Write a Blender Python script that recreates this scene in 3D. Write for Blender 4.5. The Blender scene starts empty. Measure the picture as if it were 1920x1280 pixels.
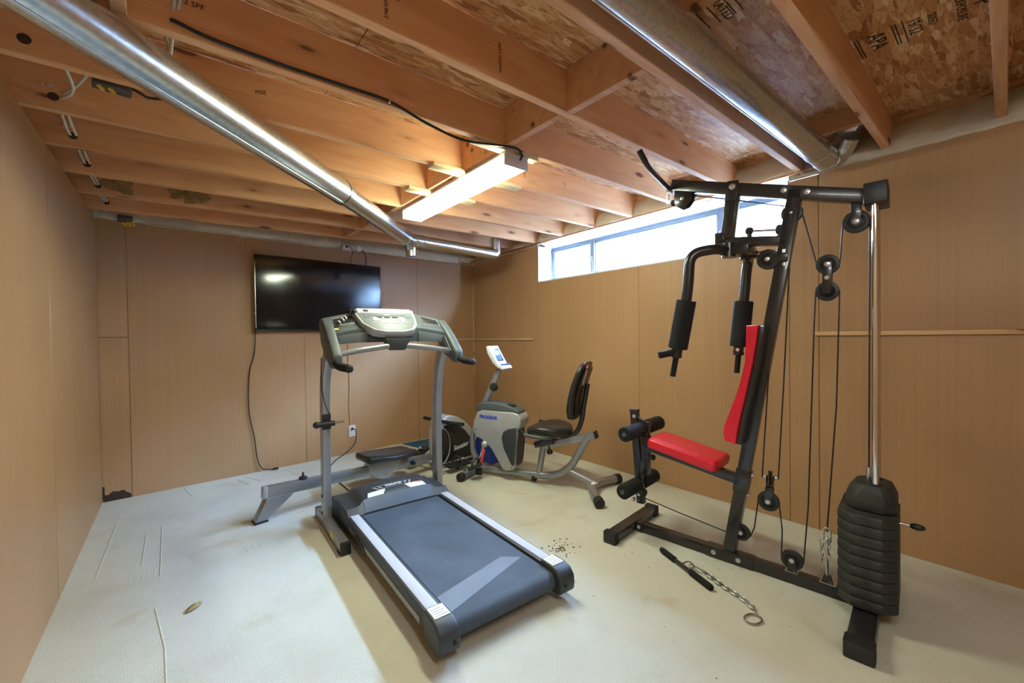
import bpy, bmesh, math, random
from math import sin, cos, pi, radians, atan2, sqrt
from mathutils import Vector, Matrix, Quaternion

random.seed(7)
scene = bpy.context.scene
COL = scene.collection

# ------------------------------------------------------------------ camera
FPX, YAW, PITCH, ROLL, CAMH = 778.24, 0.680632, -0.0138526, -0.0141748, 1.25
_f = Vector((sin(YAW) * cos(PITCH), cos(YAW) * cos(PITCH), sin(PITCH)))
_r = Vector((cos(YAW), -sin(YAW), 0.0))
_u = _r.cross(_f)
_r2 = _r * cos(ROLL) + _u * sin(ROLL)
_u2 = -_r * sin(ROLL) + _u * cos(ROLL)
cam_d = bpy.data.cameras.new('camera')
cam_d.sensor_width = 36.0
cam_d.lens = FPX / 1920.0 * 36.0
cam_d.clip_start = 0.02
cam = bpy.data.objects.new('camera', cam_d)
cam.matrix_world = Matrix(((_r2.x, _u2.x, -_f.x, 0), (_r2.y, _u2.y, -_f.y, 0), (_r2.z, _u2.z, -_f.z, CAMH), (0, 0, 0, 1)))
COL.objects.link(cam)
scene.camera = cam

# ------------------------------------------------------------------ sky, daylight, exposure
SKY = (0.36, 0.58, 1.0)
SKY_STRENGTH = 165.0
LAMP = (0.92, 1.0, 0.76)
LAMP2 = (0.93, 1.0, 0.95)
LAMP_STRENGTH = 26.0
LAMP2_STRENGTH = 15.0
world = bpy.data.worlds.new('overcast_sky')
scene.world = world
world.use_nodes = True
world.node_tree.nodes['Background'].inputs[0].default_value = (*SKY, 1)
world.node_tree.nodes['Background'].inputs[1].default_value = SKY_STRENGTH
vs = scene.view_settings
vs.view_transform = 'Standard'
vs.look = 'None'
vs.gamma = 1.0
vs.use_curve_mapping = False
vs.exposure = 1.05
scene.cycles.use_light_tree = False
scene.cycles.max_bounces = 8
scene.cycles.diffuse_bounces = 5

# room numbers (metres)
XL, XR = -0.467, 3.13
BL, BR = Vector((-0.467, 4.50, 0)), Vector((3.13, 4.68, 0))
YREAR = -1.30
CZ0, CTILT, CYAW, JH = 2.2143, 0.020, 0.0183, 0.19
WY0, WY1, WZ0, WZ1 = 0.97, 3.39, 1.845, 2.235      # window opening in the right wall
GX = 3.335                                         # plane of the window sashes

# portal that lets Cycles sample the daylight through the window opening
pl = bpy.data.lights.new('daylight_portal', 'AREA')
pl.shape = 'RECTANGLE'; pl.size = WY1 - WY0; pl.size_y = WZ1 - WZ0
pl.cycles.is_portal = True
po = bpy.data.objects.new('daylight_portal', pl)
po.location = (GX + 0.06, (WY0 + WY1) / 2, (WZ0 + WZ1) / 2)
po.rotation_euler = Matrix(((0, 0, 1), (1, 0, 0), (0, 1, 0))).to_euler()
COL.objects.link(po)

# ------------------------------------------------------------------ mesh helpers
def V3(p): return Vector(p)

def catmull(pts, n=8):
    P = [V3(p) for p in pts]
    if len(P) < 3: return P
    Q = [P[0] * 2 - P[1]] + P + [P[-1] * 2 - P[-2]]
    out = []
    for i in range(1, len(Q) - 2):
        for k in range(n):
            t = k / n
            a, b, c, d = Q[i - 1], Q[i], Q[i + 1], Q[i + 2]
            out.append(0.5 * (b * 2 + (c - a) * t + (a * 2 - b * 5 + c * 4 - d) * t * t + (b * 3 - a - c * 3 + d) * t ** 3))
    out.append(P[-1])
    return out

def fillet(pts, r, n=6):
    P = [V3(p) for p in pts]
    out = [P[0]]
    for i in range(1, len(P) - 1):
        a, b, c = P[i - 1], P[i], P[i + 1]
        d1, d2 = (a - b), (c - b)
        k = min(r, d1.length * .48, d2.length * .48)
        s, e = b + d1.normalized() * k, b + d2.normalized() * k
        for j in range(n + 1):
            t = j / n
            out.append(s * (1 - t) ** 2 + b * 2 * t * (1 - t) + e * t * t)
    out.append(P[-1])
    return out

class MB:
    def __init__(self):
        self.v, self.f, self.m = [], [], []
        self.mi = 0
    def _add(self, vs_, fs):
        o = len(self.v)
        self.v += [tuple(p) for p in vs_]
        for f in fs:
            self.f.append([o + i for i in f]); self.m.append(self.mi)
        return self
    def box(self, x0, x1, y0, y1, z0, z1):
        v = [(x, y, z) for z in (z0, z1) for y in (y0, y1) for x in (x0, x1)]
        return self._add(v, [(0, 2, 3, 1), (4, 5, 7, 6), (0, 1, 5, 4), (2, 6, 7, 3), (0, 4, 6, 2), (1, 3, 7, 5)])
    def obox(self, c, ax, ay, az):
        c, ax, ay, az = V3(c), V3(ax), V3(ay), V3(az)
        v = [c + ax * i + ay * j + az * k for k in (-1, 1) for j in (-1, 1) for i in (-1, 1)]
        fs = [(0, 2, 3, 1), (4, 5, 7, 6), (0, 1, 5, 4), (2, 6, 7, 3), (0, 4, 6, 2), (1, 3, 7, 5)]
        if ax.cross(ay).dot(az) < 0: fs = [tuple(reversed(f)) for f in fs]
        return self._add(v, fs)
    def beam(self, p0, p1, w, h, side=(0, 1, 0)):
        """rectangular bar; w across (along side), h the other way"""
        p0, p1 = V3(p0), V3(p1); d = (p1 - p0)
        s = V3(side); s = (s - d.normalized() * s.dot(d.normalized())).normalized()
        u = d.normalized().cross(s)
        return self.obox((p0 + p1) / 2, d / 2, s * (w / 2), u * (h / 2))
    def tube(self, pts, r, n=12, caps=True, closed=False):
        P = [V3(p) for p in pts]; m = len(P)
        rr = r if isinstance(r, (list, tuple)) else [r] * m
        T = []
        for i in range(m):
            a = P[(i - 1) % m] if (closed or i > 0) else P[i]
            b = P[(i + 1) % m] if (closed or i < m - 1) else P[i]
            t = (b - a)
            T.append(t.normalized() if t.length > 1e-9 else Vector((0, 0, 1)))
        ref = Vector((0, 0, 1)) if abs(T[0].z) < .9 else Vector((1, 0, 0))
        N = (ref - T[0] * ref.dot(T[0])).normalized()
        vs_ = []
        for i in range(m):
            if i:
                N = (N - T[i] * N.dot(T[i]))
                N = N.normalized() if N.length > 1e-6 else T[i].orthogonal().normalized()
            B = T[i].cross(N)
            for k in range(n):
                a = 2 * pi * k / n
                vs_.append(P[i] + (N * cos(a) + B * sin(a)) * rr[i])
        fs = []
        for i in range(m if closed else m - 1):
            for k in range(n):
                a, b = i * n + k, i * n + (k + 1) % n
                c, d = ((i + 1) % m) * n + (k + 1) % n, ((i + 1) % m) * n + k
                fs.append((a, b, c, d))
        if caps and not closed:
            fs.append(tuple(reversed(range(n)))); fs.append(tuple(range((m - 1) * n, m * n)))
        return self._add(vs_, fs)
    def cyl(self, p0, p1, r, n=20, r2=None):
        return self.tube([p0, p1], [r, r if r2 is None else r2], n)
    def lathe(self, prof, o, axis, n=28):
        """prof: (radius, height along axis)"""
        o, ax = V3(o), V3(axis).normalized()
        e = ax.orthogonal().normalized(); g = ax.cross(e)
        vs_, fs, m = [], [], len(prof)
        for r, h in prof:
            for k in range(n):
                a = 2 * pi * k / n
                vs_.append(o + ax * h + (e * cos(a) + g * sin(a)) * max(r, 1e-5))
        for i in range(m - 1):
            for k in range(n):
                fs.append((i * n + k, i * n + (k + 1) % n, (i + 1) * n + (k + 1) % n, (i + 1) * n + k))
        fs.append(tuple(reversed(range(n)))); fs.append(tuple(range((m - 1) * n, m * n)))
        return self._add(vs_, fs)
    def prism(self, poly, ext):
        """poly: 3D points of a planar polygon, ext: extrusion vector"""
        P = [V3(p) for p in poly]; e = V3(ext); n = len(P)
        nor = Vector((0, 0, 0))
        for i in range(n): nor += P[i].cross(P[(i + 1) % n])
        if nor.dot(e) > 0: P.reverse()
        fs = [tuple(range(n)), tuple(reversed(range(n, 2 * n)))]
        fs += [(i, i + n, (i + 1) % n + n, (i + 1) % n) for i in range(n)]
        return self._add(P + [p + e for p in P], fs)
    def loft(self, rings, caps=True, closed=True):
        n = len(rings[0]); vs_ = [p for r in rings for p in r]; fs = []
        for i in range(len(rings) - 1):
            for k in range(n if closed else n - 1):
                fs.append((i * n + k, i * n + (k + 1) % n, (i + 1) * n + (k + 1) % n, (i + 1) * n + k))
        if caps and closed:
            fs.append(tuple(reversed(range(n)))); fs.append(tuple(range((len(rings) - 1) * n, len(rings) * n)))
        return self._add(vs_, fs)
    def ellipsoid(self, c, rx, ry, rz, n=16, m=10):
        rings = []
        for i in range(m + 1):
            t = pi * i / m
            rings.append([(c[0] + rx * max(sin(t), 1e-3) * cos(2 * pi * k / n), c[1] + ry * max(sin(t), 1e-3) * sin(2 * pi * k / n), c[2] - rz * cos(t)) for k in range(n)])
        return self.loft(rings)
    def build(self, name, mat, parent=None, bevel=0.0, seg=2, smooth=38, sub=0):
        me = bpy.data.meshes.new(name)
        me.from_pydata(self.v, [], self.f)
        for p, i in zip(me.polygons, self.m): p.material_index = i
        bm = bmesh.new(); bm.from_mesh(me)
        bmesh.ops.recalc_face_normals(bm, faces=bm.faces)
        if bevel > 0:
            es = [e for e in bm.edges if len(e.link_faces) == 2 and e.calc_face_angle(0) > radians(35)]
            bmesh.ops.bevel(bm, geom=es, offset=bevel, segments=seg, profile=.5, affect='EDGES', clamp_overlap=True)
        bm.to_mesh(me); bm.free()
        for m in (mat if isinstance(mat, (list, tuple)) else [mat]):
            me.materials.append(M[m] if isinstance(m, str) else m)
        for p in me.polygons: p.use_smooth = True
        me.set_sharp_from_angle(angle=radians(smooth))
        o = bpy.data.objects.new(name, me)
        COL.objects.link(o)
        if parent is not None: o.parent = parent
        if sub:
            s = o.modifiers.new('sub', 'SUBSURF'); s.levels = sub; s.render_levels = sub
        return o

def tag(o, label=None, cat=None, group=None, kind=None):
    if label: o['label'] = label
    if cat: o['category'] = cat
    if group: o['group'] = group
    if kind: o['kind'] = kind
    return o

def thing(name, loc, rz, label=None, cat=None, group=None, kind=None, rot=None):
    o = bpy.data.objects.new(name, None)
    o.empty_display_size = .1
    COL.objects.link(o)
    o.location = loc
    o.rotation_euler = rot if rot else (0, 0, rz)
    return tag(o, label, cat, group, kind)

def copy_part(o, parent, loc=None, rot=None):
    c = o.copy(); COL.objects.link(c); c.parent = parent
    if loc is not None: c.location = loc
    if rot is not None: c.rotation_euler = rot
    return c

def text(name, s, mat, parent, o, xd, yd, size, shear=0.0, bold=0.0, align='CENTER', ext=0.0004, sx=1.0, label=None):
    cu = bpy.data.curves.new(name, 'FONT')
    cu.body = s; cu.size = size; cu.shear = shear; cu.offset = bold; cu.extrude = ext
    cu.align_x = align; cu.align_y = 'CENTER'; cu.resolution_u = 3
    to = bpy.data.objects.new(name + '_tmp', cu)
    COL.objects.link(to)
    bpy.context.view_layer.update()
    dg = bpy.context.evaluated_depsgraph_get()
    me = bpy.data.meshes.new_from_object(to.evaluated_get(dg))
    bpy.data.objects.remove(to); bpy.data.curves.remove(cu)
    xd, yd = V3(xd).normalized(), V3(yd)
    yd = (yd - xd * yd.dot(xd)).normalized(); zd = xd.cross(yd)
    mt = Matrix(((xd.x * sx, yd.x, zd.x, o[0]), (xd.y * sx, yd.y, zd.y, o[1]), (xd.z * sx, yd.z, zd.z, o[2]), (0, 0, 0, 1)))
    me.transform(mt)
    me.materials.clear(); me.materials.append(M[mat])
    ob = bpy.data.objects.new(name, me); COL.objects.link(ob)
    if parent is not None: ob.parent = parent
    if label: ob['label'] = label
    return ob

# ------------------------------------------------------------------ materials
M = {}
def nodes(name):
    m = bpy.data.materials.new(name); m.use_nodes = True
    t = m.node_tree
    return m, t, t.nodes['Principled BSDF']
def N(t, kind, **kw):
    n = t.nodes.new(kind)
    for k, v in kw.items():
        if k.startswith('i_'): n.inputs[int(k[2:]) if k[2:].isdigit() else k[2:]].default_value = v
        else: setattr(n, k, v)
    return n
def ramp(t, stops, interp='LINEAR'):
    r = t.nodes.new('ShaderNodeValToRGB'); e = r.color_ramp; e.interpolation = interp
    while len(e.elements) < len(stops): e.elements.new(.5)
    for el, (p, c) in zip(e.elements, stops):
        el.position = p; el.color = (*c, 1) if len(c) == 3 else c
    return r
def coords(t, scale=(1, 1, 1), src='Object', rnd=False):
    tc = t.nodes.new('ShaderNodeTexCoord'); mp = t.nodes.new('ShaderNodeMapping')
    mp.inputs['Scale'].default_value = scale
    if rnd:
        oi = t.nodes.new('ShaderNodeObjectInfo')
        mu = N(t, 'ShaderNodeMath', operation='MULTIPLY'); mu.inputs[1].default_value = 57.0
        t.links.new(oi.outputs['Random'], mu.inputs[0])
        ad = t.nodes.new('ShaderNodeVectorMath'); ad.operation = 'ADD'
        t.links.new(tc.outputs[src], ad.inputs[0]); t.links.new(mu.outputs[0], ad.inputs[1])
        t.links.new(ad.outputs[0], mp.inputs['Vector'])
    else:
        t.links.new(tc.outputs[src], mp.inputs['Vector'])
    return mp.outputs[0]
def simple(name, col, rough=.5, metal=0.0, spec=.5, vary=.06, bump=0.0, bscale=200, vscale=8, coat=0.0):
    """plain painted or moulded surface: slight tone mottling, optional fine grain"""
    m, t, b = nodes(name)
    co = coords(t)
    n = N(t, 'ShaderNodeTexNoise'); n.inputs['Scale'].default_value = vscale; n.inputs['Detail'].default_value = 3
    t.links.new(co, n.inputs['Vector'])
    lo = tuple(max(0, c * (1 - vary)) for c in col); hi = tuple(min(1, c * (1 + vary)) for c in col)
    r = ramp(t, [(.3, lo), (.7, hi)])
    t.links.new(n.outputs['Fac'], r.inputs[0]); t.links.new(r.outputs[0], b.inputs['Base Color'])
    b.inputs['Roughness'].default_value = rough; b.inputs['Metallic'].default_value = metal
    b.inputs['Specular IOR Level'].default_value = spec
    b.inputs['Coat Weight'].default_value = coat
    if bump:
        g = N(t, 'ShaderNodeTexNoise'); g.inputs['Scale'].default_value = bscale
        t.links.new(co, g.inputs['Vector'])
        bp = N(t, 'ShaderNodeBump'); bp.inputs['Strength'].default_value = bump; bp.inputs['Distance'].default_value = .002
        t.links.new(g.outputs['Fac'], bp.inputs['Height']); t.links.new(bp.outputs[0], b.inputs['Normal'])
    M[name] = m
    return m

simple('black_paint', (.014, .014, .016), .28, 0, .6, coat=.3)
simple('black_plastic', (.018, .019, .021), .42, bump=.15, bscale=600)
simple('black_rubber', (.016, .016, .016), .7, bump=.2, bscale=300)
simple('black_foam', (.016, .017, .017), .85, 0, .25, bump=.6, bscale=260)
simple('weight_shell', (.034, .036, .032), .55, 0, .4, vary=.35, bump=.35, bscale=120, vscale=20)
simple('red_vinyl', (.66, .012, .03), .34, 0, .5, bump=.12, bscale=500)
simple('black_vinyl', (.02, .02, .021), .33, 0, .5, bump=.15, bscale=420)
simple('chrome', (.82, .82, .83), .08, 1.0)
simple('steel', (.62, .62, .62), .25, 1.0)
simple('zinc', (.70, .72, .74), .3, 1.0, vary=.15)
simple('silver_paint', (.34, .355, .37), .33, .65, .5)
simple('silver_plastic', (.42, .43, .44), .38, .3)
simple('grey_plastic', (.075, .09, .095), .45, bump=.2, bscale=700)
simple('mid_grey_plastic', (.15, .172, .18), .45, bump=.15, bscale=700)
simple('dark_grey_plastic', (.035, .04, .045), .45, bump=.2, bscale=600)
simple('belt_strip', (.17, .20, .25), .55, vary=.08)
simple('belt', (.066, .085, .112), .6, 0, .4, vary=.22, bump=.5, bscale=900, vscale=5)
simple('rail_strip', (.52, .52, .55), .5, 0, .4, vary=.04, bump=.3, bscale=900)
simple('white_paint', (.78, .78, .77), .45)
simple('white_plastic', (.66, .66, .66), .35)
simple('hood_fascia', (.085, .105, .135), .4, bump=.1, bscale=600)
simple('housing_white', (.62, .62, .66), .4)
simple('blue_plastic', (.02, .05, .34), .35)
simple('blue_mat', (.02, .12, .24), .6, vary=.3, bump=.4, bscale=90)
simple('red_strap', (.75, .07, .05), .5)
simple('yellow_label', (.75, .72, .08), .5)
simple('paper', (.74, .68, .60), .6)
simple('print_black', (.02, .018, .016), .8)
simple('print_brown', (.05, .025, .012), .85)
simple('water_stain', (.30, .20, .085), .75, vary=.35, vscale=18)
simple('print_white', (.85, .85, .85), .5)
simple('print_blue', (.01, .05, .5), .5)
simple('print_red', (.7, .03, .04), .5)
simple('copper', (.62, .30, .17), .3, 1.0, vary=.2)
simple('cable_white', (.55, .54, .50), .5)
simple('cable_black', (.012, .012, .012), .5)
simple('wire_nut', (.75, .50, .06), .45)
simple('box_steel', (.10, .10, .10), .45, .6)
simple('lcd', (.42, .47, .50), .2)
simple('lcd_blue', (.06, .10, .17), .25)
simple('aluminium', (.17, .19, .22), .45, .0)
simple('tv_plastic', (.006, .006, .007), .25, coat=.4)
simple('leaf_dry', (.42, .33, .14), .7, vary=.3, vscale=60)
simple('crumbs', (.17, .125, .07), .9, vary=.5, vscale=60)
simple('outside_wall', (.40, .40, .39), .8)
simple('well_gravel', (.22, .22, .21), .9, vary=.3, vscale=40)
simple('ear_foam_label', (.55, .45, .4), .6)
simple('dark_gap', (.05, .032, .02), .9)
simple('stud_board', (.20, .115, .055), .9)

def make_screen():
    m, t, b = nodes('tv_screen')
    b.inputs['Base Color'].default_value = (.004, .004, .005, 1)
    b.inputs['Roughness'].default_value = .16
    b.inputs['Specular IOR Level'].default_value = .6
    co = coords(t)
    n = N(t, 'ShaderNodeTexNoise'); n.inputs['Scale'].default_value = 3.0
    t.links.new(co, n.inputs['Vector'])
    r = ramp(t, [(.3, (.09, .09, .09)), (.7, (.13, .13, .13))]); t.links.new(n.outputs['Fac'], r.inputs[0])
    t.links.new(r.outputs[0], b.inputs['Roughness'])
    M['tv_screen'] = m
make_screen()

def make_glass():
    m = bpy.data.materials.new('window_glass'); m.use_nodes = True
    t = m.node_tree; t.nodes.clear()
    o = t.nodes.new('ShaderNodeOutputMaterial'); mx = t.nodes.new('ShaderNodeMixShader')
    tr = t.nodes.new('ShaderNodeBsdfTransparent'); gl = t.nodes.new('ShaderNodeBsdfGlossy')
    gl.inputs['Roughness'].default_value = .02
    n = N(t, 'ShaderNodeTexNoise'); n.inputs['Scale'].default_value = 6
    r = ramp(t, [(.3, (.86, .88, .88)), (.7, (.94, .96, .96))])
    t.links.new(coords(t), n.inputs['Vector']); t.links.new(n.outputs['Fac'], r.inputs[0]); t.links.new(r.outputs[0], tr.inputs[0])
    mx.inputs[0].default_value = .06
    t.links.new(tr.outputs[0], mx.inputs[1]); t.links.new(gl.outputs[0], mx.inputs[2]); t.links.new(mx.outputs[0], o.inputs[0])
    M['window_glass'] = m
make_glass()

def make_lamp(name, col, strength):
    m = bpy.data.materials.new(name); m.use_nodes = True
    t = m.node_tree; t.nodes.clear()
    o = t.nodes.new('ShaderNodeOutputMaterial'); e = t.nodes.new('ShaderNodeEmission')
    e.inputs[0].default_value = (*col, 1); e.inputs[1].default_value = strength
    t.links.new(e.outputs[0], o.inputs[0])
    M[name] = m
make_lamp('lamp_diffuser', LAMP, LAMP_STRENGTH)
make_lamp('lamp_diffuser_dim', LAMP2, LAMP2_STRENGTH)

def make_wood(name, c1, c2, knot, sat=1.0):
    m, t, b = nodes(name)
    co = coords(t, (1.1, 9, 9), rnd=True)
    n = N(t, 'ShaderNodeTexNoise'); n.inputs['Scale'].default_value = 2.2; n.inputs['Detail'].default_value = 6; n.inputs['Distortion'].default_value = .6
    t.links.new(co, n.inputs['Vector'])
    w = N(t, 'ShaderNodeTexWave'); w.bands_direction = 'Z'; w.inputs['Scale'].default_value = 3.2; w.inputs['Distortion'].default_value = 9; w.inputs['Detail'].default_value = 2; w.inputs['Detail Scale'].default_value = .6
    t.links.new(co, w.inputs['Vector'])
    r = ramp(t, [(.25, c1), (.75, c2)]); t.links.new(n.outputs['Fac'], r.inputs[0])
    g = ramp(t, [(.0, (.80, .74, .68)), (.6, (1, 1, 1))]); t.links.new(w.outputs['Fac'], g.inputs[0])
    mu = N(t, 'ShaderNodeMix', data_type='RGBA', blend_type='MULTIPLY'); mu.inputs[0].default_value = .55
    t.links.new(r.outputs[0], mu.inputs[6]); t.links.new(g.outputs[0], mu.inputs[7])
    # knots
    co2 = coords(t, (2.6, 9, 9), rnd=True)
    vo = N(t, 'ShaderNodeTexVoronoi'); vo.inputs['Scale'].default_value = 1.0
    t.links.new(co2, vo.inputs['Vector'])
    kr = ramp(t, [(.0, (1, 1, 1)), (.11, (.9, .9, .9)), (.14, (.22, .22, .22)), (.26, (0, 0, 0))]); t.links.new(vo.outputs['Distance'], kr.inputs[0])
    mk = N(t, 'ShaderNodeMix', data_type='RGBA'); t.links.new(kr.outputs[0], mk.inputs[0])
    t.links.new(mu.outputs[2], mk.inputs[6]); mk.inputs[7].default_value = (*knot, 1)
    # board to board tone
    oi = t.nodes.new('ShaderNodeObjectInfo')
    hs = N(t, 'ShaderNodeHueSaturation'); mr = N(t, 'ShaderNodeMapRange'); mr.inputs['To Min'].default_value = .86; mr.inputs['To Max'].default_value = 1.12
    t.links.new(oi.outputs['Random'], mr.inputs[0]); t.links.new(mr.outputs[0], hs.inputs['Value']); hs.inputs['Saturation'].default_value = sat
    t.links.new(mk.outputs[2], hs.inputs['Color']); t.links.new(hs.outputs[0], b.inputs['Base Color'])
    b.inputs['Roughness'].default_value = .62; b.inputs['Specular IOR Level'].default_value = .3
    bp = N(t, 'ShaderNodeBump'); bp.inputs['Strength'].default_value = .15; bp.inputs['Distance'].default_value = .002
    t.links.new(n.outputs['Fac'], bp.inputs['Height']); t.links.new(bp.outputs[0], b.inputs['Normal'])
    M[name] = m
make_wood('joist_wood', (.64, .32, .155), (.76, .46, .25), (.17, .065, .025))
make_wood('batten_wood', (.55, .33, .16), (.66, .44, .24), (.2, .09, .04))
make_wood('shim_wood', (.62, .46, .26), (.72, .56, .34), (.3, .15, .07))

def make_osb():
    """strand board: two crossed layers of long flakes"""
    m, t, b = nodes('strand_board')
    def layer(rot, scale, seed):
        tc = t.nodes.new('ShaderNodeTexCoord'); mp = t.nodes.new('ShaderNodeMapping')
        mp.inputs['Rotation'].default_value = (0, 0, rot); mp.inputs['Scale'].default_value = scale; mp.inputs['Location'].default_value = (seed, seed * 2, 0)
        t.links.new(tc.outputs['Object'], mp.inputs[0])
        n0 = N(t, 'ShaderNodeTexNoise'); n0.inputs['Scale'].default_value = .5; n0.inputs['Detail'].default_value = 2
        t.links.new(mp.outputs[0], n0.inputs['Vector'])
        ad = t.nodes.new('ShaderNodeVectorMath'); ad.operation = 'MULTIPLY_ADD'; ad.inputs[1].default_value = (1.4, 1.4, 1.4)
        t.links.new(n0.outputs['Color'], ad.inputs[0]); t.links.new(mp.outputs[0], ad.inputs[2])
        vo = N(t, 'ShaderNodeTexVoronoi'); vo.inputs['Scale'].default_value = 1.0
        t.links.new(ad.outputs[0], vo.inputs['Vector'])
        sp = t.nodes.new('ShaderNodeSeparateColor'); t.links.new(vo.outputs['Color'], sp.inputs[0])
        return sp, mp
    s1, m1 = layer(.30, (11, 52, 11), 1.3); s2, m2 = layer(-.45, (9, 44, 9), 4.1)
    gt = N(t, 'ShaderNodeMath', operation='GREATER_THAN'); gt.inputs[1].default_value = .55; t.links.new(s2.outputs[1], gt.inputs[0])
    mx = N(t, 'ShaderNodeMix', data_type='FLOAT'); t.links.new(gt.outputs[0], mx.inputs[0]); t.links.new(s1.outputs[0], mx.inputs[2]); t.links.new(s2.outputs[0], mx.inputs[3])
    r = ramp(t, [(.0, (.36, .15, .055)), (.12, (.52, .255, .10)), (.55, (.64, .36, .165)), (.88, (.75, .49, .265)), (1.0, (.84, .64, .42))])
    t.links.new(mx.outputs[0], r.inputs[0])
    g = N(t, 'ShaderNodeTexNoise'); g.inputs['Scale'].default_value = 2.5; g.inputs['Detail'].default_value = 3
    t.links.new(m1.outputs[0], g.inputs['Vector'])
    r2 = ramp(t, [(.34, (.55, .46, .40)), (.46, (.96, .95, .93)), (.7, (1, 1, 1))]); t.links.new(g.outputs['Fac'], r2.inputs[0])
    mu = N(t, 'ShaderNodeMix', data_type='RGBA', blend_type='MULTIPLY'); mu.inputs[0].default_value = .75
    t.links.new(r.outputs[0], mu.inputs[6]); t.links.new(r2.outputs[0], mu.inputs[7]); t.links.new(mu.outputs[2], b.inputs['Base Color'])
    b.inputs['Roughness'].default_value = .5; b.inputs['Specular IOR Level'].default_value = .35
    bp = N(t, 'ShaderNodeBump'); bp.inputs['Strength'].default_value = .35; bp.inputs['Distance'].default_value = .003
    t.links.new(mx.outputs[0], bp.inputs['Height']); t.links.new(bp.outputs[0], b.inputs['Normal'])
    M['strand_board'] = m
make_osb()

def make_hardboard():
    m, t, b = nodes('hardboard')
    tc = t.nodes.new('ShaderNodeTexCoord')
    w = N(t, 'ShaderNodeTexNoise'); w.inputs['Scale'].default_value = 1.0; w.inputs['Detail'].default_value = 2
    mp = t.nodes.new('ShaderNodeMapping'); mp.inputs['Scale'].default_value = (60, 60, .25)
    t.links.new(tc.outputs['Object'], mp.inputs[0]); t.links.new(mp.outputs[0], w.inputs['Vector'])
    n = N(t, 'ShaderNodeTexNoise'); n.inputs['Scale'].default_value = 1.3; n.inputs['Detail'].default_value = 4
    t.links.new(coords(t, rnd=True), n.inputs['Vector'])
    r = ramp(t, [(.25, (.415, .242, .118)), (.75, (.49, .292, .148))]); t.links.new(n.outputs['Fac'], r.inputs[0])
    r2 = ramp(t, [(.3, (.90, .90, .90)), (.7, (1, 1, 1))]); t.links.new(w.outputs['Fac'], r2.inputs[0])
    mu = N(t, 'ShaderNodeMix', data_type='RGBA', blend_type='MULTIPLY'); mu.inputs[0].default_value = .8
    t.links.new(r.outputs[0], mu.inputs[6]); t.links.new(r2.outputs[0], mu.inputs[7]); t.links.new(mu.outputs[2], b.inputs['Base Color'])
    b.inputs['Roughness'].default_value = .42; b.inputs['Specular IOR Level'].default_value = .4
    bp = N(t, 'ShaderNodeBump'); bp.inputs['Strength'].default_value = .08; bp.inputs['Distance'].default_value = .003
    t.links.new(w.outputs['Fac'], bp.inputs['Height']); t.links.new(bp.outputs[0], b.inputs['Normal'])
    M['hardboard'] = m
make_hardboard()

def make_carpet():
    m, t, b = nodes('carpet')
    n = N(t, 'ShaderNodeTexNoise'); n.inputs['Scale'].default_value = 1.1; n.inputs['Detail'].default_value = 4; n.inputs['Roughness'].default_value = .6
    t.links.new(coords(t), n.inputs['Vector'])
    r = ramp(t, [(.3, (.60, .57, .45)), (.5, (.69, .675, .56)), (.75, (.74, .73, .63))]); t.links.new(n.outputs['Fac'], r.inputs[0])
    f = N(t, 'ShaderNodeTexNoise'); f.inputs['Scale'].default_value = 260; f.inputs['Detail'].default_value = 2
    t.links.new(coords(t), f.inputs['Vector'])
    rf = ramp(t, [(.3, (.80, .80, .80)), (.65, (1, 1, 1))]); t.links.new(f.outputs['Fac'], rf.inputs[0])
    mu = N(t, 'ShaderNodeMix', data_type='RGBA', blend_type='MULTIPLY'); mu.inputs[0].default_value = .7
    t.links.new(r.outputs[0], mu.inputs[6]); t.links.new(rf.outputs[0], mu.inputs[7])
    # traffic stains
    s = N(t, 'ShaderNodeTexNoise'); s.inputs['Scale'].default_value = 2.7; s.inputs['Detail'].default_value = 4; s.inputs['Distortion'].default_value = .7
    t.links.new(coords(t, (1, 1, 1)), s.inputs['Vector'])
    rs = ramp(t, [(.60, (1, 1, 1)), (.74, (.80, .70, .54))]); t.links.new(s.outputs['Fac'], rs.inputs[0])
    m2 = N(t, 'ShaderNodeMix', data_type='RGBA', blend_type='MULTIPLY'); m2.inputs[0].default_value = .6
    t.links.new(mu.outputs[2], m2.inputs[6]); t.links.new(rs.outputs[0], m2.inputs[7]); t.links.new(m2.outputs[2], b.inputs['Base Color'])
    b.inputs['Roughness'].default_value = .95; b.inputs['Specular IOR Level'].default_value = .1
    b.inputs['Sheen Weight'].default_value = .2
    bp = N(t, 'ShaderNodeBump'); bp.inputs['Strength'].default_value = .7; bp.inputs['Distance'].default_value = .006
    t.links.new(f.outputs['Fac'], bp.inputs['Height']); t.links.new(bp.outputs[0], b.inputs['Normal'])
    M['carpet'] = m
make_carpet()

def make_galv():
    m, t, b = nodes('galvanised')
    vo = N(t, 'ShaderNodeTexNoise'); vo.inputs['Scale'].default_value = 70; vo.inputs['Detail'].default_value = 2
    t.links.new(coords(t), vo.inputs['Vector'])
    r = ramp(t, [(.35, (.58, .64, .70)), (.65, (.72, .79, .85))]); t.links.new(vo.outputs['Fac'], r.inputs[0]); t.links.new(r.outputs[0], b.inputs['Base Color'])
    b.inputs['Roughness'].default_value = .27
    b.inputs['Metallic'].default_value = 1.0
    M['galvanised'] = m
make_galv()

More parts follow.
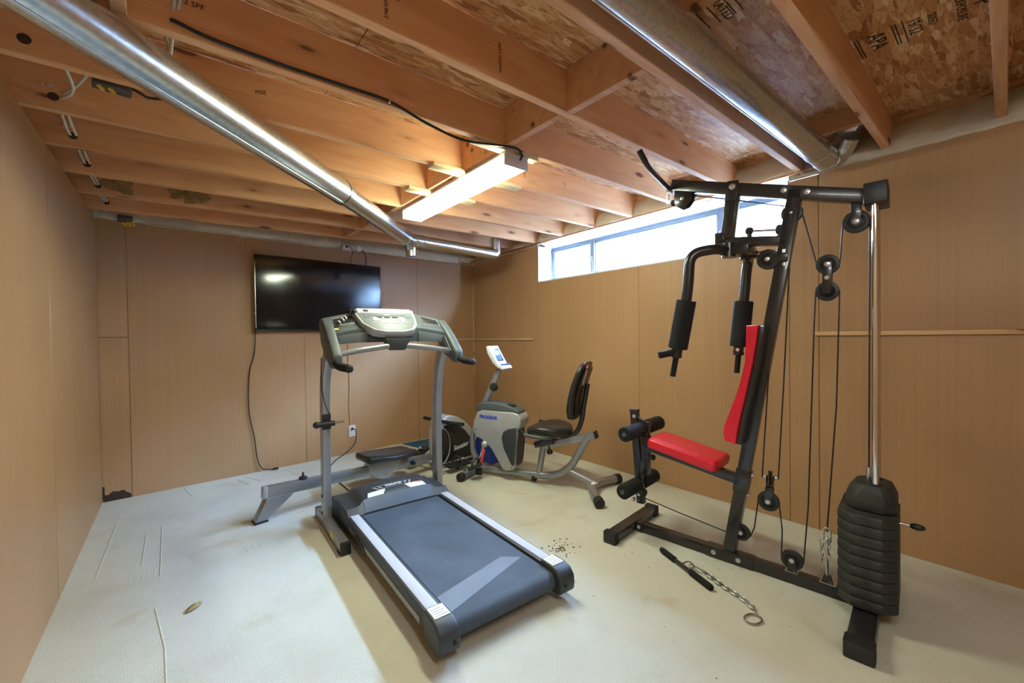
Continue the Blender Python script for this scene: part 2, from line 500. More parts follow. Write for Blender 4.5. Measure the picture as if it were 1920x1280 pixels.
def make_film(name, col, rough):
    m, t, b = nodes(name)
    n = N(t, 'ShaderNodeTexNoise'); n.inputs['Scale'].default_value = 7; n.inputs['Detail'].default_value = 5; n.inputs['Distortion'].default_value = 1.5
    t.links.new(coords(t), n.inputs['Vector'])
    r = ramp(t, [(.3, tuple(c * .82 for c in col)), (.7, col)]); t.links.new(n.outputs['Fac'], r.inputs[0]); t.links.new(r.outputs[0], b.inputs['Base Color'])
    b.inputs['Roughness'].default_value = rough
    bp = N(t, 'ShaderNodeBump'); bp.inputs['Strength'].default_value = .5; bp.inputs['Distance'].default_value = .02
    t.links.new(n.outputs['Fac'], bp.inputs['Height']); t.links.new(bp.outputs[0], b.inputs['Normal'])
    M[name] = m
make_film('vapour_film', (.66, .60, .48), .32)
make_film('window_film', (.80, .80, .80), .25)

# ================================================================== THE SETTING
def slab(name, mat, parent=None, **kw):
    mb = MB(); mb.box(*kw['b']); o = mb.build(name, mat, parent, kw.get('bevel', 0)); return o

floor = slab('floor', 'carpet', b=(-0.75, 3.3, YREAR - .1, 4.95, -.08, 0.0))
tag(floor, kind='structure')
# creases and vacuum seams pressed into the carpet
def crease(pts, r=.004):
    mb = MB(); mb.tube([(x, y, -.001) for x, y in pts], r, 6); mb.build('carpet_crease', 'carpet', floor)
for pts in ([(-.334, 4.10), (-.345, 3.6), (-.356, 3.08)], [(-.097, 3.67), (-.094, 3.3), (-.09, 2.89)], [(-.172, 3.58), (-.173, 3.09)],
            [(.031, 4.50), (.05, 4.35), (.076, 4.20)], [(.40, 4.42), (.47, 4.20)], [(.47, 4.45), (.56, 4.24)], [(.80, 4.40), (.84, 4.22)],
            [(-.10, 2.55), (-.06, 2.2), (-.05, 1.9)]):
    crease(pts)
for i in range(3):
    crease([(.30 + i * .035, 2.96), (.305 + i * .035, 2.88)], .003)
    crease([(-.21 + i * .05, 3.0), (-.215 + i * .05, 2.9)], .003)

def wall_root(name, x, y, ang):
    return tag(thing(name, (x, y, 0), ang), kind='structure')
def panel(parent, x0, x1, z0, z1, g=.0011, t=.006, jit=True):
    mb = MB(); j = random.uniform(0, .0025) if jit else 0
    mb.box(x0 + g, x1 - g, -j, t, z0, z1)
    return mb.build('wall_panel', 'hardboard', parent, .0012, 1)

# back wall: hardboard sheets with the television on it
bang = atan2(BR.y - BL.y, BR.x - BL.x)
wb = wall_root('wall_back', BL.x, BL.y, bang)
mb = MB(); mb.box(-.3, 3.9, .008, .14, 0, 2.19); mb.box(-.3, 3.9, .11, .14, 2.19, 2.62); mb.build('backing', 'stud_board', wb)
for x0, x1, z0, z1 in ((0, .172, .0, 1.280), (0, .172, 1.284, 2.215), (.172, 1.477, 0, 2.21), (1.477, 2.756, 0, 2.20), (2.756, 3.605, 0, 2.20)):
    panel(wb, x0, x1, z0, z1)
mb = MB()                                            # water-rotted foot of the narrow corner sheet
pts = [(.004, -.001, .0), (.168, -.001, .0), (.166, -.001, .03), (.14, -.001, .05), (.12, -.001, .072), (.09, -.001, .066), (.06, -.001, .074), (.03, -.001, .05), (.008, -.001, .058)]
mb.prism(pts, (0, .004, 0)); mb.build('rotted_edge', 'dark_gap', wb)
def film_strip(parent, name, x0, x1, y0, z0, y1, z1, bulge, mat, n=60, m=8, axis='x', seed=1):
    """sagging plastic film stretched between two edges"""
    rnd = random.Random(seed); rows = []
    ph = [rnd.uniform(0, 6) for _ in range(6)]
    for i in range(n + 1):
        x = x0 + (x1 - x0) * i / n; row = []
        for j in range(m + 1):
            t = j / m
            w = sin(x * 7 + ph[0]) * .35 + sin(x * 17 + ph[1] + t * 3) * .25 + sin(x * 31 + ph[2] - t * 5) * .12
            b = bulge * sin(pi * t) * (1 + w) + .006 * sin(x * 43 + ph[3]) * (.3 + t * .7)
            row.append((x, y0 + (y1 - y0) * t - b, z0 + (z1 - z0) * t - b * .5))
        rows.append(row)
    mb = MB(); mb.loft(rows, caps=False, closed=False)
    o = mb.build(name, mat, parent, smooth=80)
    s = o.modifiers.new('thick', 'SOLIDIFY'); s.thickness = .004
    return o
film_strip(wb, 'vapour_barrier', -.1, 3.7, .004, 2.192, .06, 2.44, .040, 'vapour_film', seed=3)
MB().box(3.588, 3.600, -.010, 0, .75, 2.02).build('corner_bead', 'shim_wood', wb, .002)

# left wall
wl = wall_root('wall_left', XL, YREAR, pi / 2)       # local x runs along +Y, panels face +X (local -Y)
LEN = 4.50 - YREAR
MB().box(-.1, LEN + .3, .008, .14, 0, 2.203).build('backing', 'stud_board', wl)
ys = [-1.30, -.72, .50, 1.73, 2.95, 4.50]
for a, b in zip(ys, ys[1:]): panel(wl, a - YREAR, b - YREAR, 0, 2.20)
MB().box(5.795, 5.80 + .006, -.014, 0, .02, .12).build('edge_sliver', 'dark_gap', wl)

# right wall with the window opening
wr = wall_root('wall_right', XR, 4.85, -pi / 2)      # local x runs along -Y, panels face -X (local -Y)
def RX(y): return 4.85 - y
mb = MB()
mb.box(0, RX(WY1), .008, .205, 0, 2.225); mb.box(RX(WY0), RX(YREAR - .1), .008, .205, 0, 2.225); mb.box(0, RX(YREAR - .1), .17, .205, 2.26, 2.62)
mb.box(RX(WY1), RX(WY0), .008, .205, 0, WZ0); mb.box(RX(WY1), RX(WY0), .02, .205, WZ1 + .045, 2.285)
mb.build('backing', 'stud_board', wr)
for a, b, z0, z1 in ((4.68, 3.40, 0, 2.235), (3.40, 2.11, 0, WZ0 - .004), (2.11, .97, 0, WZ0 - .004), (.97, .81, 0, 2.225), (.81, -.41, 0, 2.235), (-.41, YREAR, 0, 2.24)):
    panel(wr, RX(a), RX(b), z0, z1)
film_strip(wr, 'vapour_barrier', RX(.97), RX(YREAR), .0, 2.232, .12, 2.46, .05, 'vapour_film', seed=5)
film_strip(wr, 'vapour_barrier', RX(4.66), RX(3.39), .0, 2.232, .10, 2.46, .03, 'vapour_film', seed=8, n=24)
film_strip(wr, 'vapour_barrier', RX(3.39), RX(.97), -.004, 2.272, .10, 2.46, .03, 'vapour_film', seed=9, n=40)

# rear wall behind the viewer
wre = wall_root('wall_rear', 3.3, YREAR, pi)
MB().box(-.1, 4.1, .008, .10, 0, 2.62).build('backing', 'stud_board', wre)
for a in range(3): panel(wre, .17 + a * 1.2, min(.17 + (a + 1) * 1.2, 3.77), 0, 2.22)

# wooden battens nailed to the walls
o = MB().box(RX(.83), RX(-.45), -.02, 0, 1.224, 1.248).build('trim_1', 'batten_wood', None, .002); o.parent = None
o.location = wr.location; o.rotation_euler = wr.rotation_euler; tag(o, kind='structure')
o = MB().box(RX(4.66), RX(3.47), -.018, 0, 1.198, 1.218).build('trim_2', 'shim_wood', None, .002)
o.location = wr.location; o.rotation_euler = wr.rotation_euler; tag(o, kind='structure')
o = MB().box(3.10, 3.59, -.018, 0, 1.200, 1.220).build('trim_3', 'shim_wood', None, .002)
o.location = wb.location; o.rotation_euler = wb.rotation_euler; tag(o, kind='structure')

# ---- window
win = tag(thing('window_1', (GX, WY0, WZ0), 0), kind='structure')     # local y along +Y, z up
WL, WH = WY1 - WY0, WZ1 - WZ0
mb = MB(); fr = .035
mb.box(0, .05, 0, WL, 0, fr); mb.box(0, .05, 0, WL, WH - fr, WH); mb.box(0, .05, 0, fr, fr, WH - fr); mb.box(0, .05, WL - fr, WL, fr, WH - fr)
mb.build('frame', 'aluminium', win, .003)
m1, m2 = 2.785 - WY0, 1.50 - WY0
for y in (m1, m2): MB().box(-.012, .05, y - .026, y + .026, fr, WH - fr).build('mullion', 'aluminium', win, .003)
for a, b in ((fr, m2 - .02), (m2 + .02, m1 - .02), (m1 + .02, WL - fr)):
    mb = MB(); q = .016
    z0, z1 = fr, WH - fr
    mb.box(.005, .03, a, b, z0, z0 + q); mb.box(.005, .03, a, b, z1 - q, z1); mb.box(.005, .03, a, a + q, z0 + q, z1 - q); mb.box(.005, .03, b - q, b, z0 + q, z1 - q)
    s = mb.build('sash', 'aluminium', win, .002)
    MB().box(.015, .019, a + q, b - q, z0 + q, z1 - q).build('pane', 'window_glass', s)
for y in (m1, m2): MB().box(-.022, -.012, y - .006, y + .006, .13, .20).build('latch', 'steel', win, .002)
dx = GX - XR
# plastic film stapled over the reveal
MB().box(-dx - .004, 0, -.0, WL, -.012, .002).build('sill_film', 'window_film', win, .002)
o = film_strip(win, 'head_film', 0, WL, 0, 0, 0, 0, 0, 'window_film', n=2, m=2); bpy.data.objects.remove(o)
rows = []; rnd = random.Random(4)
for i in range(81):
    y = WL * i / 80; row = []
    for j in range(9):
        t = j / 8; w = .008 * sin(y * 11 + t * 4) + .006 * sin(y * 29 - t * 6) + .004 * sin(y * 53 + t * 9)
        row.append((-dx * 1.03 * (1 - t), y, WH + .045 * (1 - t) + .002 + w * sin(pi * min(1, t + .15))))
    rows.append(row)
o = MB().loft(rows, caps=False, closed=False).build('head_film', 'window_film', win, smooth=80)
o.modifiers.new('thick', 'SOLIDIFY').thickness = .003
for ye, sg in ((WL, -1), (0, 1)):
    rows = []
    for i in range(25):
        z = WH * i / 24; row = []
        for j in range(9):
            t = j / 8; w = .007 * sin(z * 22 + t * 5) + .005 * sin(z * 51 - t * 3)
            row.append((-dx * (1 - t) - .006 * (j == 0), ye + sg * (.006 + w * .5 * sin(pi * t)), z))
        rows.append(row)
    o = MB().loft(rows, caps=False, closed=False).build('jamb_film', 'window_film', win, smooth=80)
    o.modifiers.new('thick', 'SOLIDIFY').thickness = .003
# outside: the side of the window well
o = slab('wall_window_well', 'outside_wall', b=(4.35, 4.45, -3.0, 7.5, 1.2, 2.62)); tag(o, kind='structure')
o = slab('ground_outside', 'well_gravel', b=(GX + .2, 4.45, -3.0, 7.5, 1.2, 1.55)); tag(o, kind='structure')

# ---- ceiling: strand-board subfloor on joists, tilted a touch like the photograph
ceil = tag(thing('ceiling', (0, 0, CZ0), 0, rot=(0, -CTILT, CYAW)), kind='structure')
for x0, x1 in ((-.82, .62), (.62, 3.06), (3.06, 3.55)):
    for k, (y0, y1) in enumerate(((-1.6, -.42), (-.42, .80), (.80, 2.02), (2.02, 3.24), (3.24, 4.46), (4.46, 4.85))):
        MB().box(x0 + .002, x1 - .002, y0 + .002, y1 - .002, JH, JH + .018).build('strand_board_panel', 'strand_board', ceil)
MB().box(-.82, 3.55, -1.6, 4.9, JH + .019, JH + .04).build('underlay', 'dark_gap', ceil)
JT = .040
def jy(k): return .0351 + .4212 * k
jm = None
for k in range(-3, 11):
    mb = MB(); mb.box(-.60, 3.30, -JT, 0, 0, JH)
    if jm is None:
        jm = mb.build('joist', 'joist_wood', ceil, .003, 1); jm.location = (0, jy(k), 0)
    else:
        copy_part(jm, ceil, (0, jy(k), 0))
for x in (-.55, 3.26):
    MB().box(x - .02, x + .02, -1.6, 4.85, -.012, JH).build('rim_board', 'joist_wood', ceil)
for k in range(-2, 11):
    z0 = .10 if k == 2 else 0
    x = 1.385 + (.012 if k % 2 else 0)
    MB().box(x, x + .038, jy(k - 1) + .001, jy(k) - JT - .001, z0, JH - .001).build('blocking', 'joist_wood', ceil, .002, 1)
MB().box(2.86, 2.90, jy(1) + .001, jy(2) - JT - .001, .085, JH - .001).build('blocking', 'joist_wood', ceil, .002, 1)
for k in (4,): MB().box(-.10, -.062, jy(k - 1) + .001, jy(k) - JT - .001, 0, JH - .001).build('blocking', 'joist_wood', ceil, .002, 1)
for k, x0, w, h in ((9, -.20, .10, .055), (9, .10, .07, .035), (9, .20, .10, .06)):          # old water marks on the back joist
    y = jy(k) - JT - .0006; pts = []
    for i in range(14):
        a = 2 * pi * i / 14; rr = 1 + .25 * sin(3 * a + x0 * 9) + .12 * sin(5 * a); pts.append((x0 + w * .5 * rr * cos(a) * 1.6, y, .075 + h * rr * sin(a)))
    MB().prism(pts, (0, .0005, 0)).build('water_mark', 'water_stain', ceil)
for k in (5, 6, 7, 8, 9, 10):
    hx_ = -.372 + CYAW * jy(k); MB().cyl((hx_, jy(k) - JT - .0008, .052), (hx_, jy(k) - JT + .001, .052), .017, 18).build('bored_hole', 'dark_gap', ceil)
# lumber stamps on the near faces of the joists, print on the strand board
def stamp(k, x, z, s, size, rot=0, mat='print_brown', sx=1.0):
    y = jy(k) - JT - .0008
    xd = (cos(rot), 0, sin(rot)); yd = (-sin(rot), 0, cos(rot))
    text('lumber_stamp', s, mat, ceil, (x, y, z), xd, yd, size, sx=sx)
stamp(3, .545, .135, 'SPF', .030, pi / 2); stamp(3, .600, .125, 'S-GRN', .016, pi / 2); stamp(3, .56, .06, '2 NLGA', .018, pi / 2)
stamp(3, 1.02, .09, 'HAINES LAKE', .019, pi / 2)
stamp(4, .10, .11, '2 SPF', .024, 0); stamp(5, .35, .11, 'mill', .03, .1)
stamp(5, 1.90, .09, '2 SPF', .02, pi / 2); stamp(5, 2.30, .10, 'S-P-F', .02, pi / 2)
bz = JH - .0012
def osb_print(x, y, s, size, mat='print_brown', rz=0.0, sx=1.0):
    text('panel_print', s, mat, ceil, (x, y, bz), (cos(rz), sin(rz), 0), (sin(rz), -cos(rz), 0), size, sx=sx)
R9 = -pi / 2
osb_print(2.30, .345, 'APA', .075, 'print_black'); osb_print(2.30, .235, '19/32', .055); osb_print(2.30, .185, 'SIZED', .035); osb_print(2.32, .11, 'EXPOSURE', .038); osb_print(2.30, .055, '0 P', .075, 'print_black')
osb_print(1.60, .67, 'RATED', .045)
for yy in (.405, .395, .29, .28, .26): MB().box(2.22, 2.40, yy, yy + .004, bz - .0005, bz).build('panel_print', 'print_brown', ceil)
for yy in (.62, .645, .70, .74): MB().box(1.52, 1.66, yy, yy + .004, bz - .0005, bz).build('panel_print', 'print_brown', ceil)

# ================================================================== CEILING THINGS
# fluorescent fitting on wooden strips
LX0, LX1, LY0, LY1, LZ0, LZ1 = 1.360, 1.522, 1.717, 2.985, 2.152, 2.220
hw, hl, hh = (LX1 - LX0) / 2, (LY1 - LY0) / 2, LZ1 - LZ0
def fluorescent(loc, rz, label, mat):
    lt = thing('fluorescent_light', loc, rz, label, 'ceiling light')
    MB().box(-hw, hw, -hl, hl, hh - .012, hh).build('housing', 'housing_white', lt, .002)
    mb = MB()
    prof = [(-hw + .002, hh - .013), (-hw + .002, .018), (-hw + .018, .0), (hw - .018, .0), (hw - .002, .018), (hw - .002, hh - .013)]
    mb.prism([(x, -hl + .012, z) for x, z in prof], (0, 2 * hl - .024, 0)); mb.build('diffuser', mat, lt)
    for s in (-1, 1):
        y0, y1 = sorted((s * hl, s * (hl - .011)))
        e = MB().box(-hw, hw, y0, y1, 0, hh - .012).build('end_cap', 'housing_white', lt, .002)
        if s < 0: MB().cyl((.022, y0 - .001, .045), (.022, y0 + .002, .045), .012, 16).build('cable_hole', 'white_plastic', e)
    return lt
fluorescent(((LX0 + LX1) / 2, (LY0 + LY1) / 2, LZ0), 0, 'long white fluorescent ceiling light with glowing diffuser beside the duct', 'lamp_diffuser')
# its twin over the near end of the room, above and behind the viewer (its rod shadows show on the window wall)
fluorescent((.50, -.30, 2.155), 0, 'second fluorescent ceiling light over the near end of the room, out of frame', 'lamp_diffuser_dim')
for i, (x0, x1, y, w, lab) in enumerate(((1.17, 1.59, 1.735, .055, 'thin wooden strip across the joist above the wired end of the ceiling light'),
                                    (1.15, 1.80, 2.135, .075, 'wooden strip sticking out beside the middle of the ceiling light'),
                                    (1.20, 1.72, 2.560, .075, 'wooden strip sticking out beside the dark end of the ceiling light'))):
    zc = CZ0 + CTILT * 1.4
    o = MB().box(-(x1 - x0) / 2, (x1 - x0) / 2, -w / 2, w / 2, 0, zc - LZ1 - .0005).build('mounting_strip', 'shim_wood', None, .002)
    o.location = ((x0 + x1) / 2, y, LZ1 + .0003)
    if i == 2: lab = 'wooden strip sticking out beside the ceiling light, nearest the back wall'
    tag(o, lab, 'wood strip', 'strips holding the ceiling light')
# black supply cable along the joist
pts = [(.01, 1.690, 2.252), (.02, 1.673, 2.247), (.115, 1.674, 2.233), (.334, 1.677, 2.232), (.522, 1.681, 2.238), (.718, 1.685, 2.243), (.893, 1.686, 2.206), (1.092, 1.692, 2.190), (1.321, 1.692, 2.226), (1.42, 1.69, 2.238), (1.462, 1.70, 2.222), (1.465, 1.708, 2.205), (1.463, 1.719, 2.197)]
cb = thing('power_cable', (0, 0, 0), 0, 'black power cable stapled along a joist and looping into the ceiling light', 'cable')
MB().tube(catmull(pts, 6), .006, 8).build('cable', 'cable_black', cb)
MB().box(.712, .722, 1.676, 1.695, 2.233, 2.253).build('staple', 'steel', cb, .002)
MB().box(1.452, 1.468, 1.684, 1.70, 2.222, 2.236).build('staple', 'steel', cb, .002)

def pipe_ring(mb, p, d, r, w=.012, n=28):
    d = V3(d).normalized(); mb.tube([V3(p) - d * w / 2, V3(p) - d * w / 4, V3(p) + d * w / 4, V3(p) + d * w / 2], [r, r + .003, r + .003, r], n, caps=False)
# long galvanised duct crossing under the joists
DZ = 2.128
A0, A1, A2, A3, A4 = Vector((-.385, 1.4376, DZ)), Vector((.789, 2.585, DZ)), Vector((1.64, 3.49, DZ)), Vector((2.62, 3.58, DZ)), Vector((2.70, 3.585, DZ + .10))
dl = thing('heating_duct', (0, 0, 0), 0, 'long shiny galvanised duct slanting under the joists with a short drop boot', 'duct')
d = (A1 - A0).normalized()
MB().tube([A0, A1 + d * .02], .072, 40).build('main_pipe', 'galvanised', dl)
sv = Vector((-d.y, d.x, 0))
off = (Vector((sv.x * -.30, sv.y * -.30, -.954))).normalized() * .0725
MB().tube([A0 + off, A1 + off], .0022, 6).build('seam', 'galvanised', dl)
mb = MB(); mb.tube([A1 - d * .01, A1 + d * .03, A1 + d * .06], [.075, .0735, .066], 40, caps=False); mb.build('reducer', 'galvanised', dl)
d2 = (A2 - A1).normalized()
MB().tube([A1, A2 - d2 * .02], .064, 36).build('reduced_pipe', 'galvanised', dl)
for q_, r_ in ((A1 + d * .055, .065), (A2 - d2 * .10, .0645)):
    mb = MB(); pipe_ring(mb, q_, d2, r_); mb.build('bead', 'galvanised', dl)
d3 = (A3 - A2).normalized()
mb = MB(); mb.tube([A2 - d2 * .11, A2 - d2 * .02, A2 + (d2 + d3) * .03, A2 + d3 * .12], [.065, .067, .064, .058], 36); mb.build('wye', 'galvanised', dl)
MB().tube(fillet([A2 + d2 * .0 + Vector((0, 0, -.01)), A2 + d2 * .075 + Vector((.0, 0, -.055)), A2 + d2 * .08 + Vector((0, 0, -.135))], .05), .048, 28, caps=False).build('drop_boot', 'galvanised', dl)
b0 = A2 + d2 * .08 + Vector((0, 0, -.10)); MB().lathe([(.049, 0), (.051, .004), (.051, .01), (.049, .014)], b0, (0, 0, 1), 28).build('boot_bead', 'galvanised', dl)
MB().tube([A2 + d3 * .08, A3], .056, 32).build('branch_pipe', 'galvanised', dl)
for q_, r_ in ((.30, .0565), (.14, .058)):
    mb = MB(); pipe_ring(mb, A2 + d3 * q_, d3, r_); mb.build('branch_bead', 'galvanised', dl)
MB().tube(fillet([A3 - d3 * .02, A3 + d3 * .075, A3 + d3 * .08 + Vector((0, 0, .18))], .07), .058, 28).build('elbow', 'galvanised', dl)
# second duct between the joists on the right
dr = thing('round_duct', (0, 0, 0), 0, 'wide galvanised duct running between two joists towards the window wall', 'duct')
E0, E1 = Vector((.80, .715, 2.225)), Vector((3.02, .735, 2.262))
dd = (E1 - E0).normalized()
MB().tube([E0, E1], .064, 44).build('main_pipe', 'galvanised', dr)
MB().tube([E0 + Vector((0, .028, -.0578)), E1 + Vector((0, .028, -.0578))], .0022, 6).build('seam', 'galvanised', dr)
for q_ in (.22, .05):
    mb = MB(); pipe_ring(mb, E1 - dd * q_, dd, .0645); mb.build('bead', 'galvanised', dr)
MB().tube(fillet([E1 - dd * .02, E1 + dd * .04, E1 + Vector((.045, -.055, .06)), E1 + Vector((.0, -.10, .11))], .06), .065, 32).build('elbow', 'galvanised', dr)
mb = MB()
c = E1 + Vector((0, -.10, .11))
ring0 = [c + Vector((cos(2 * pi * k / 24) * .05, sin(2 * pi * k / 24) * .05, 0)) for k in range(24)]
def sq(k, a, b):
    t = 2 * pi * k / 24; x, y = cos(t), sin(t); m = max(abs(x), abs(y)); return (x / m * a, y / m * b)
ring1 = [c + Vector((-.02 + sq(k, .06, .10)[0], -.01 + sq(k, .06, .10)[1], .075)) for k in range(24)]
mb.loft([ring0, ring1]); mb.build('register_boot', 'galvanised', dr)

# copper pipe along the window wall, hangers
cp = thing('copper_pipe', (0, 0, 0), 0, 'thin copper water pipe running along the top of the window wall', 'pipe')
MB().tube([(3.045, 4.60, 2.236), (3.07, 3.4, 2.246), (3.08, 2.0, 2.252), (3.082, .93, 2.256), (3.075, .80, 2.262)], .0075, 10).build('pipe', 'copper', cp)
for y in (4.2, 3.35, 2.52, 1.69, 1.27, .88): MB().lathe([(.0095, -.008), (.0105, 0), (.0095, .008)], (3.075 if y < 4 else 3.055, y, 2.251 if y < 4 else 2.241), (0, 1, 0), 12).build('hanger', 'copper', cp)
cp2 = thing('copper_pipe', (0, 0, 0), 0, 'short copper pipe bending down in the back corner below the duct', 'pipe')
MB().tube(fillet([(2.83, 4.55, 2.26), (2.83, 4.55, 2.20), (3.03, 4.60, 2.20), (3.045, 4.40, 2.225), (3.06, 3.5, 2.228)], .03), .007, 10).build('pipe', 'copper', cp2)
MB().lathe([(.011, -.008), (.012, 0), (.011, .008)], (3.03, 4.60, 2.20), (0, 0, 1), 12).build('elbow_fitting', 'steel', cp2)

# white cables threaded through the joists along the left wall
def cable(pts, label, r=.0055, mat='cable_white', group=None, twin=0.0):
    t = thing('electrical_cable', (0, 0, 0), 0, label, 'cable', group)
    MB().tube(catmull(pts, 6), r, 8).build('cable', mat, t)
    if twin:
        MB().tube(catmull([(p[0] + twin, p[1], p[2] + .01 * (i % 2)) for i, p in enumerate(pts)], 6), r, 8).build('cable', mat, t)
    return t
g = 'white cables threaded through the joists'
cable([(-.46, 1.75, 2.40), (-.434, 2.10, 2.333), (-.364, 2.10, 2.29), (-.269, 2.125, 2.274), (-.26, 2.16, 2.276)], 'pair of white cables dropping into a joist hole behind the long duct', twin=.018, group=g)
cable([(-.25, 2.17, 2.30), (-.247, 2.35, 2.33), (-.33, 2.50, 2.285), (-.40, 2.55, 2.290), (-.43, 2.58, 2.292)], 'white cable looping up from the joist hole nearest the long duct', group=g)
cable([(-.33, 2.17, 2.33), (-.30, 2.40, 2.27), (-.36, 2.53, 2.262), (-.425, 2.57, 2.285)], 'second white cable drooping in the same bay as the yellow junction box', group=g)
for i, k in enumerate((6, 7, 8, 9)):
    y0, y1 = jy(k) - .01, jy(k + 1) - .05
    lab = ['white cable loop between the second and third joists past the junction box', 'white cable loop in the third joist bay from the back wall', 'white cable loop in the second joist bay from the back wall', 'white cable loop in the joist bay closest to the back wall'][i]
    cable([(-.40, y0 - .05, 2.30), (-.40, y0 + .04, 2.29), (-.395, (y0 + y1) / 2, 2.33 - .02 * i), (-.385, y1 - .05, 2.27), (-.38, y1 + .02, 2.262)], lab, twin=.02 if i < 2 else .012, group=g)
cable([(.012, 1.70, 2.258), (.014, 1.685, 2.285), (.022, 1.66, 2.34), (.03, 1.63, 2.40)], 'white cable rising to the subfloor beside the black power cable', twin=.013, group=g)
cable([(.01, 1.78, 2.27), (.004, 1.80, 2.21), (0, 1.82, 2.24), (-.01, 1.86, 2.30)], 'grey cable end dangling behind the long duct', r=.006, group=g)
cable([(.10, 2.20, 2.27), (-.05, 2.21, 2.225), (-.09, 2.2, 2.228), (-.12, 2.19, 2.235)], 'short black cable curving out of the junction box', mat='cable_black')
# junction boxes
jb = thing('junction_box', (-.17, 2.19, 2.205), .12, 'open steel junction box with yellow wire nuts between joists near the long duct', 'junction box')
MB().box(-.055, .055, -.025, .025, .0, .05).build('box', 'box_steel', jb, .003)
for i, x in enumerate((-.04, -.01)): MB().lathe([(.004, 0), (.008, .004), (.007, .02), (.004, .026)], (x, -.012, .004), (.5, 0, -.5), 10).build('wire_nut', 'wire_nut', jb)
jb = thing('junction_box', (-.285, 4.44, 2.185), .05, 'small black junction box with yellow wire nuts hanging at the back corner', 'junction box')
MB().box(-.05, .04, -.03, .03, .0, .045).build('box', 'box_steel', jb, .004)
for i, (x, z) in enumerate(((-.02, -.01), (.005, -.004), (.028, .0))): MB().lathe([(.006, 0), (.011, .006), (.010, .03), (.005, .04)], (x, -.025, z), (.55, -.2, -.8), 10).build('wire_nut', 'wire_nut', jb)
cable([(-.40, 4.28, 2.26), (-.39, 4.40, 2.225), (-.36, 4.44, 2.205), (-.32, 4.44, 2.205)], 'white cable drooping into the junction box at the back corner')
def BWP(s, y, z):
    p = BL + Vector((cos(bang), sin(bang), 0)) * s + Vector((-sin(bang), cos(bang), 0)) * y
    return (p.x, p.y, z)
cable([(-.25, 4.44, 2.205), (-.21, 4.44, 2.215), BWP(.27, -.04, 2.215), BWP(.32, -.02, 2.197), BWP(.6, -.012, 2.20), BWP(.95, -.012, 2.205), BWP(1.2, -.012, 2.20), BWP(1.6, -.012, 2.197), BWP(1.80, -.012, 2.20), BWP(1.84, -.012, 2.23)], 'white cable stapled along the top of the back wall above the television', r=.0045)

# ================================================================== BACK WALL THINGS
def on_back(name, s, z, y, label, cat): return thing(name, BWP(s, y, z), bang, label, cat)
tv = on_back('television', 1.652, 1.683, 0, 'large flat black television mounted on the back wall, switched off', 'television')
tw, th = .608, .358
mb = MB(); mb.box(-tw, tw, -.075, -.035, -th, th); mb.build('frame', 'tv_plastic', tv, .004)
MB().box(-tw + .009, tw - .009, -.0765, -.0745, -th + .020, th - .009).build('screen', 'tv_screen', tv)
MB().box(-.42, .42, -.036, -.02, -.25, .22).build('back_cover', 'black_plastic', tv, .006)
MB().box(-.20, .20, -.021, -.001, -.12, .12).build('wall_bracket', 'black_paint', tv, .002)
MB().box(.085, .105, -.0785, -.0745, -th + .004, -th + .010).build('status_light', 'print_white', tv)
MB().box(-tw - .003, -tw + .003, -.0755, -.070, -.33, .30).build('side_bezel', 'steel', tv)
c_ = thing('hanging_cable', (0, 0, 0), 0, 'black cable hanging from the television to a plug lying on the floor', 'cable')
pts = [BWP(1.05, -.055, 1.55), BWP(1.044, -.05, 1.42), BWP(1.036, -.022, 1.13), BWP(.992, -.02, .935), BWP(.981, -.018, .60), BWP(1.02, -.018, .334), BWP(1.04, -.02, .13), BWP(1.075, -.03, .035), BWP(1.14, -.045, .012), BWP(1.17, -.05, .011)]
MB().tube(catmull(pts, 7), .0045, 8).build('cord', 'cable_black', c_)
p = BWP(1.185, -.05, .012); MB().obox(p, (.022, .003, 0), (-.001, .009, 0), (0, 0, .010)).build('plug', 'black_plastic', c_, .003)
MB().tube([BWP(1.037, -.058, 1.49), BWP(1.05, -.058, 1.50)], .006, 8).build('connector', 'white_plastic', c_)

ob = on_back('wall_outlet', 1.938, .243, 0, 'white wall outlet low on the back wall with a black plug in it', 'outlet')
MB().box(-.037, .037, -.008, 0, -.062, .062).build('cover_plate', 'white_plastic', ob, .003)
for z in (.024, -.024): MB().box(-.017, .017, -.0095, -.007, z - .014, z + .014).build('socket', 'white_paint', ob, .002)
for z in (-.024,): 
    for x in (-.006, .006): MB().box(x - .0015, x + .0015, -.010, -.009, z - .006, z + .006).build('slot', 'print_black', ob)
c_ = thing('appliance_cable', (0, 0, 0), 0, 'black cable plugged into the low wall outlet and trailing behind the rowing machine', 'cable')
MB().lathe([(.012, 0), (.014, .006), (.012, .022), (.006, .030)], BWP(1.935, -.010, .268), (0, -1, 0), 14).build('plug', 'black_plastic', c_)
pts = [BWP(1.935, -.036, .268), BWP(1.955, -.05, .26), BWP(1.962, -.05, .20), BWP(1.95, -.05, .12), BWP(1.87, -.06, .045), BWP(1.78, -.09, .012), BWP(1.68, -.20, .007), BWP(1.55, -.45, .007), BWP(1.50, -.85, .007), BWP(1.48, -1.30, .007)]
MB().tube(catmull(pts, 7), .0045, 8).build('cord', 'cable_black', c_)
c_ = thing('conduit_cable', (0, 0, 0), 0, 'brown flat cable running down the back wall into the low outlet', 'cable')
MB().tube(catmull([BWP(1.905, -.006, 2.15), BWP(1.915, -.006, 1.5), BWP(1.912, -.008, 1.04), BWP(1.92, -.008, .75), BWP(1.912, -.008, .50), BWP(1.922, -.006, .305)], 7), .005, 8).build('cable', 'joist_wood', c_)
MB().box(-.008, .008, -.008, 0, -.006, .006).build('staple', 'white_plastic', c_, .002).location = BWP(1.911, 0, .50)

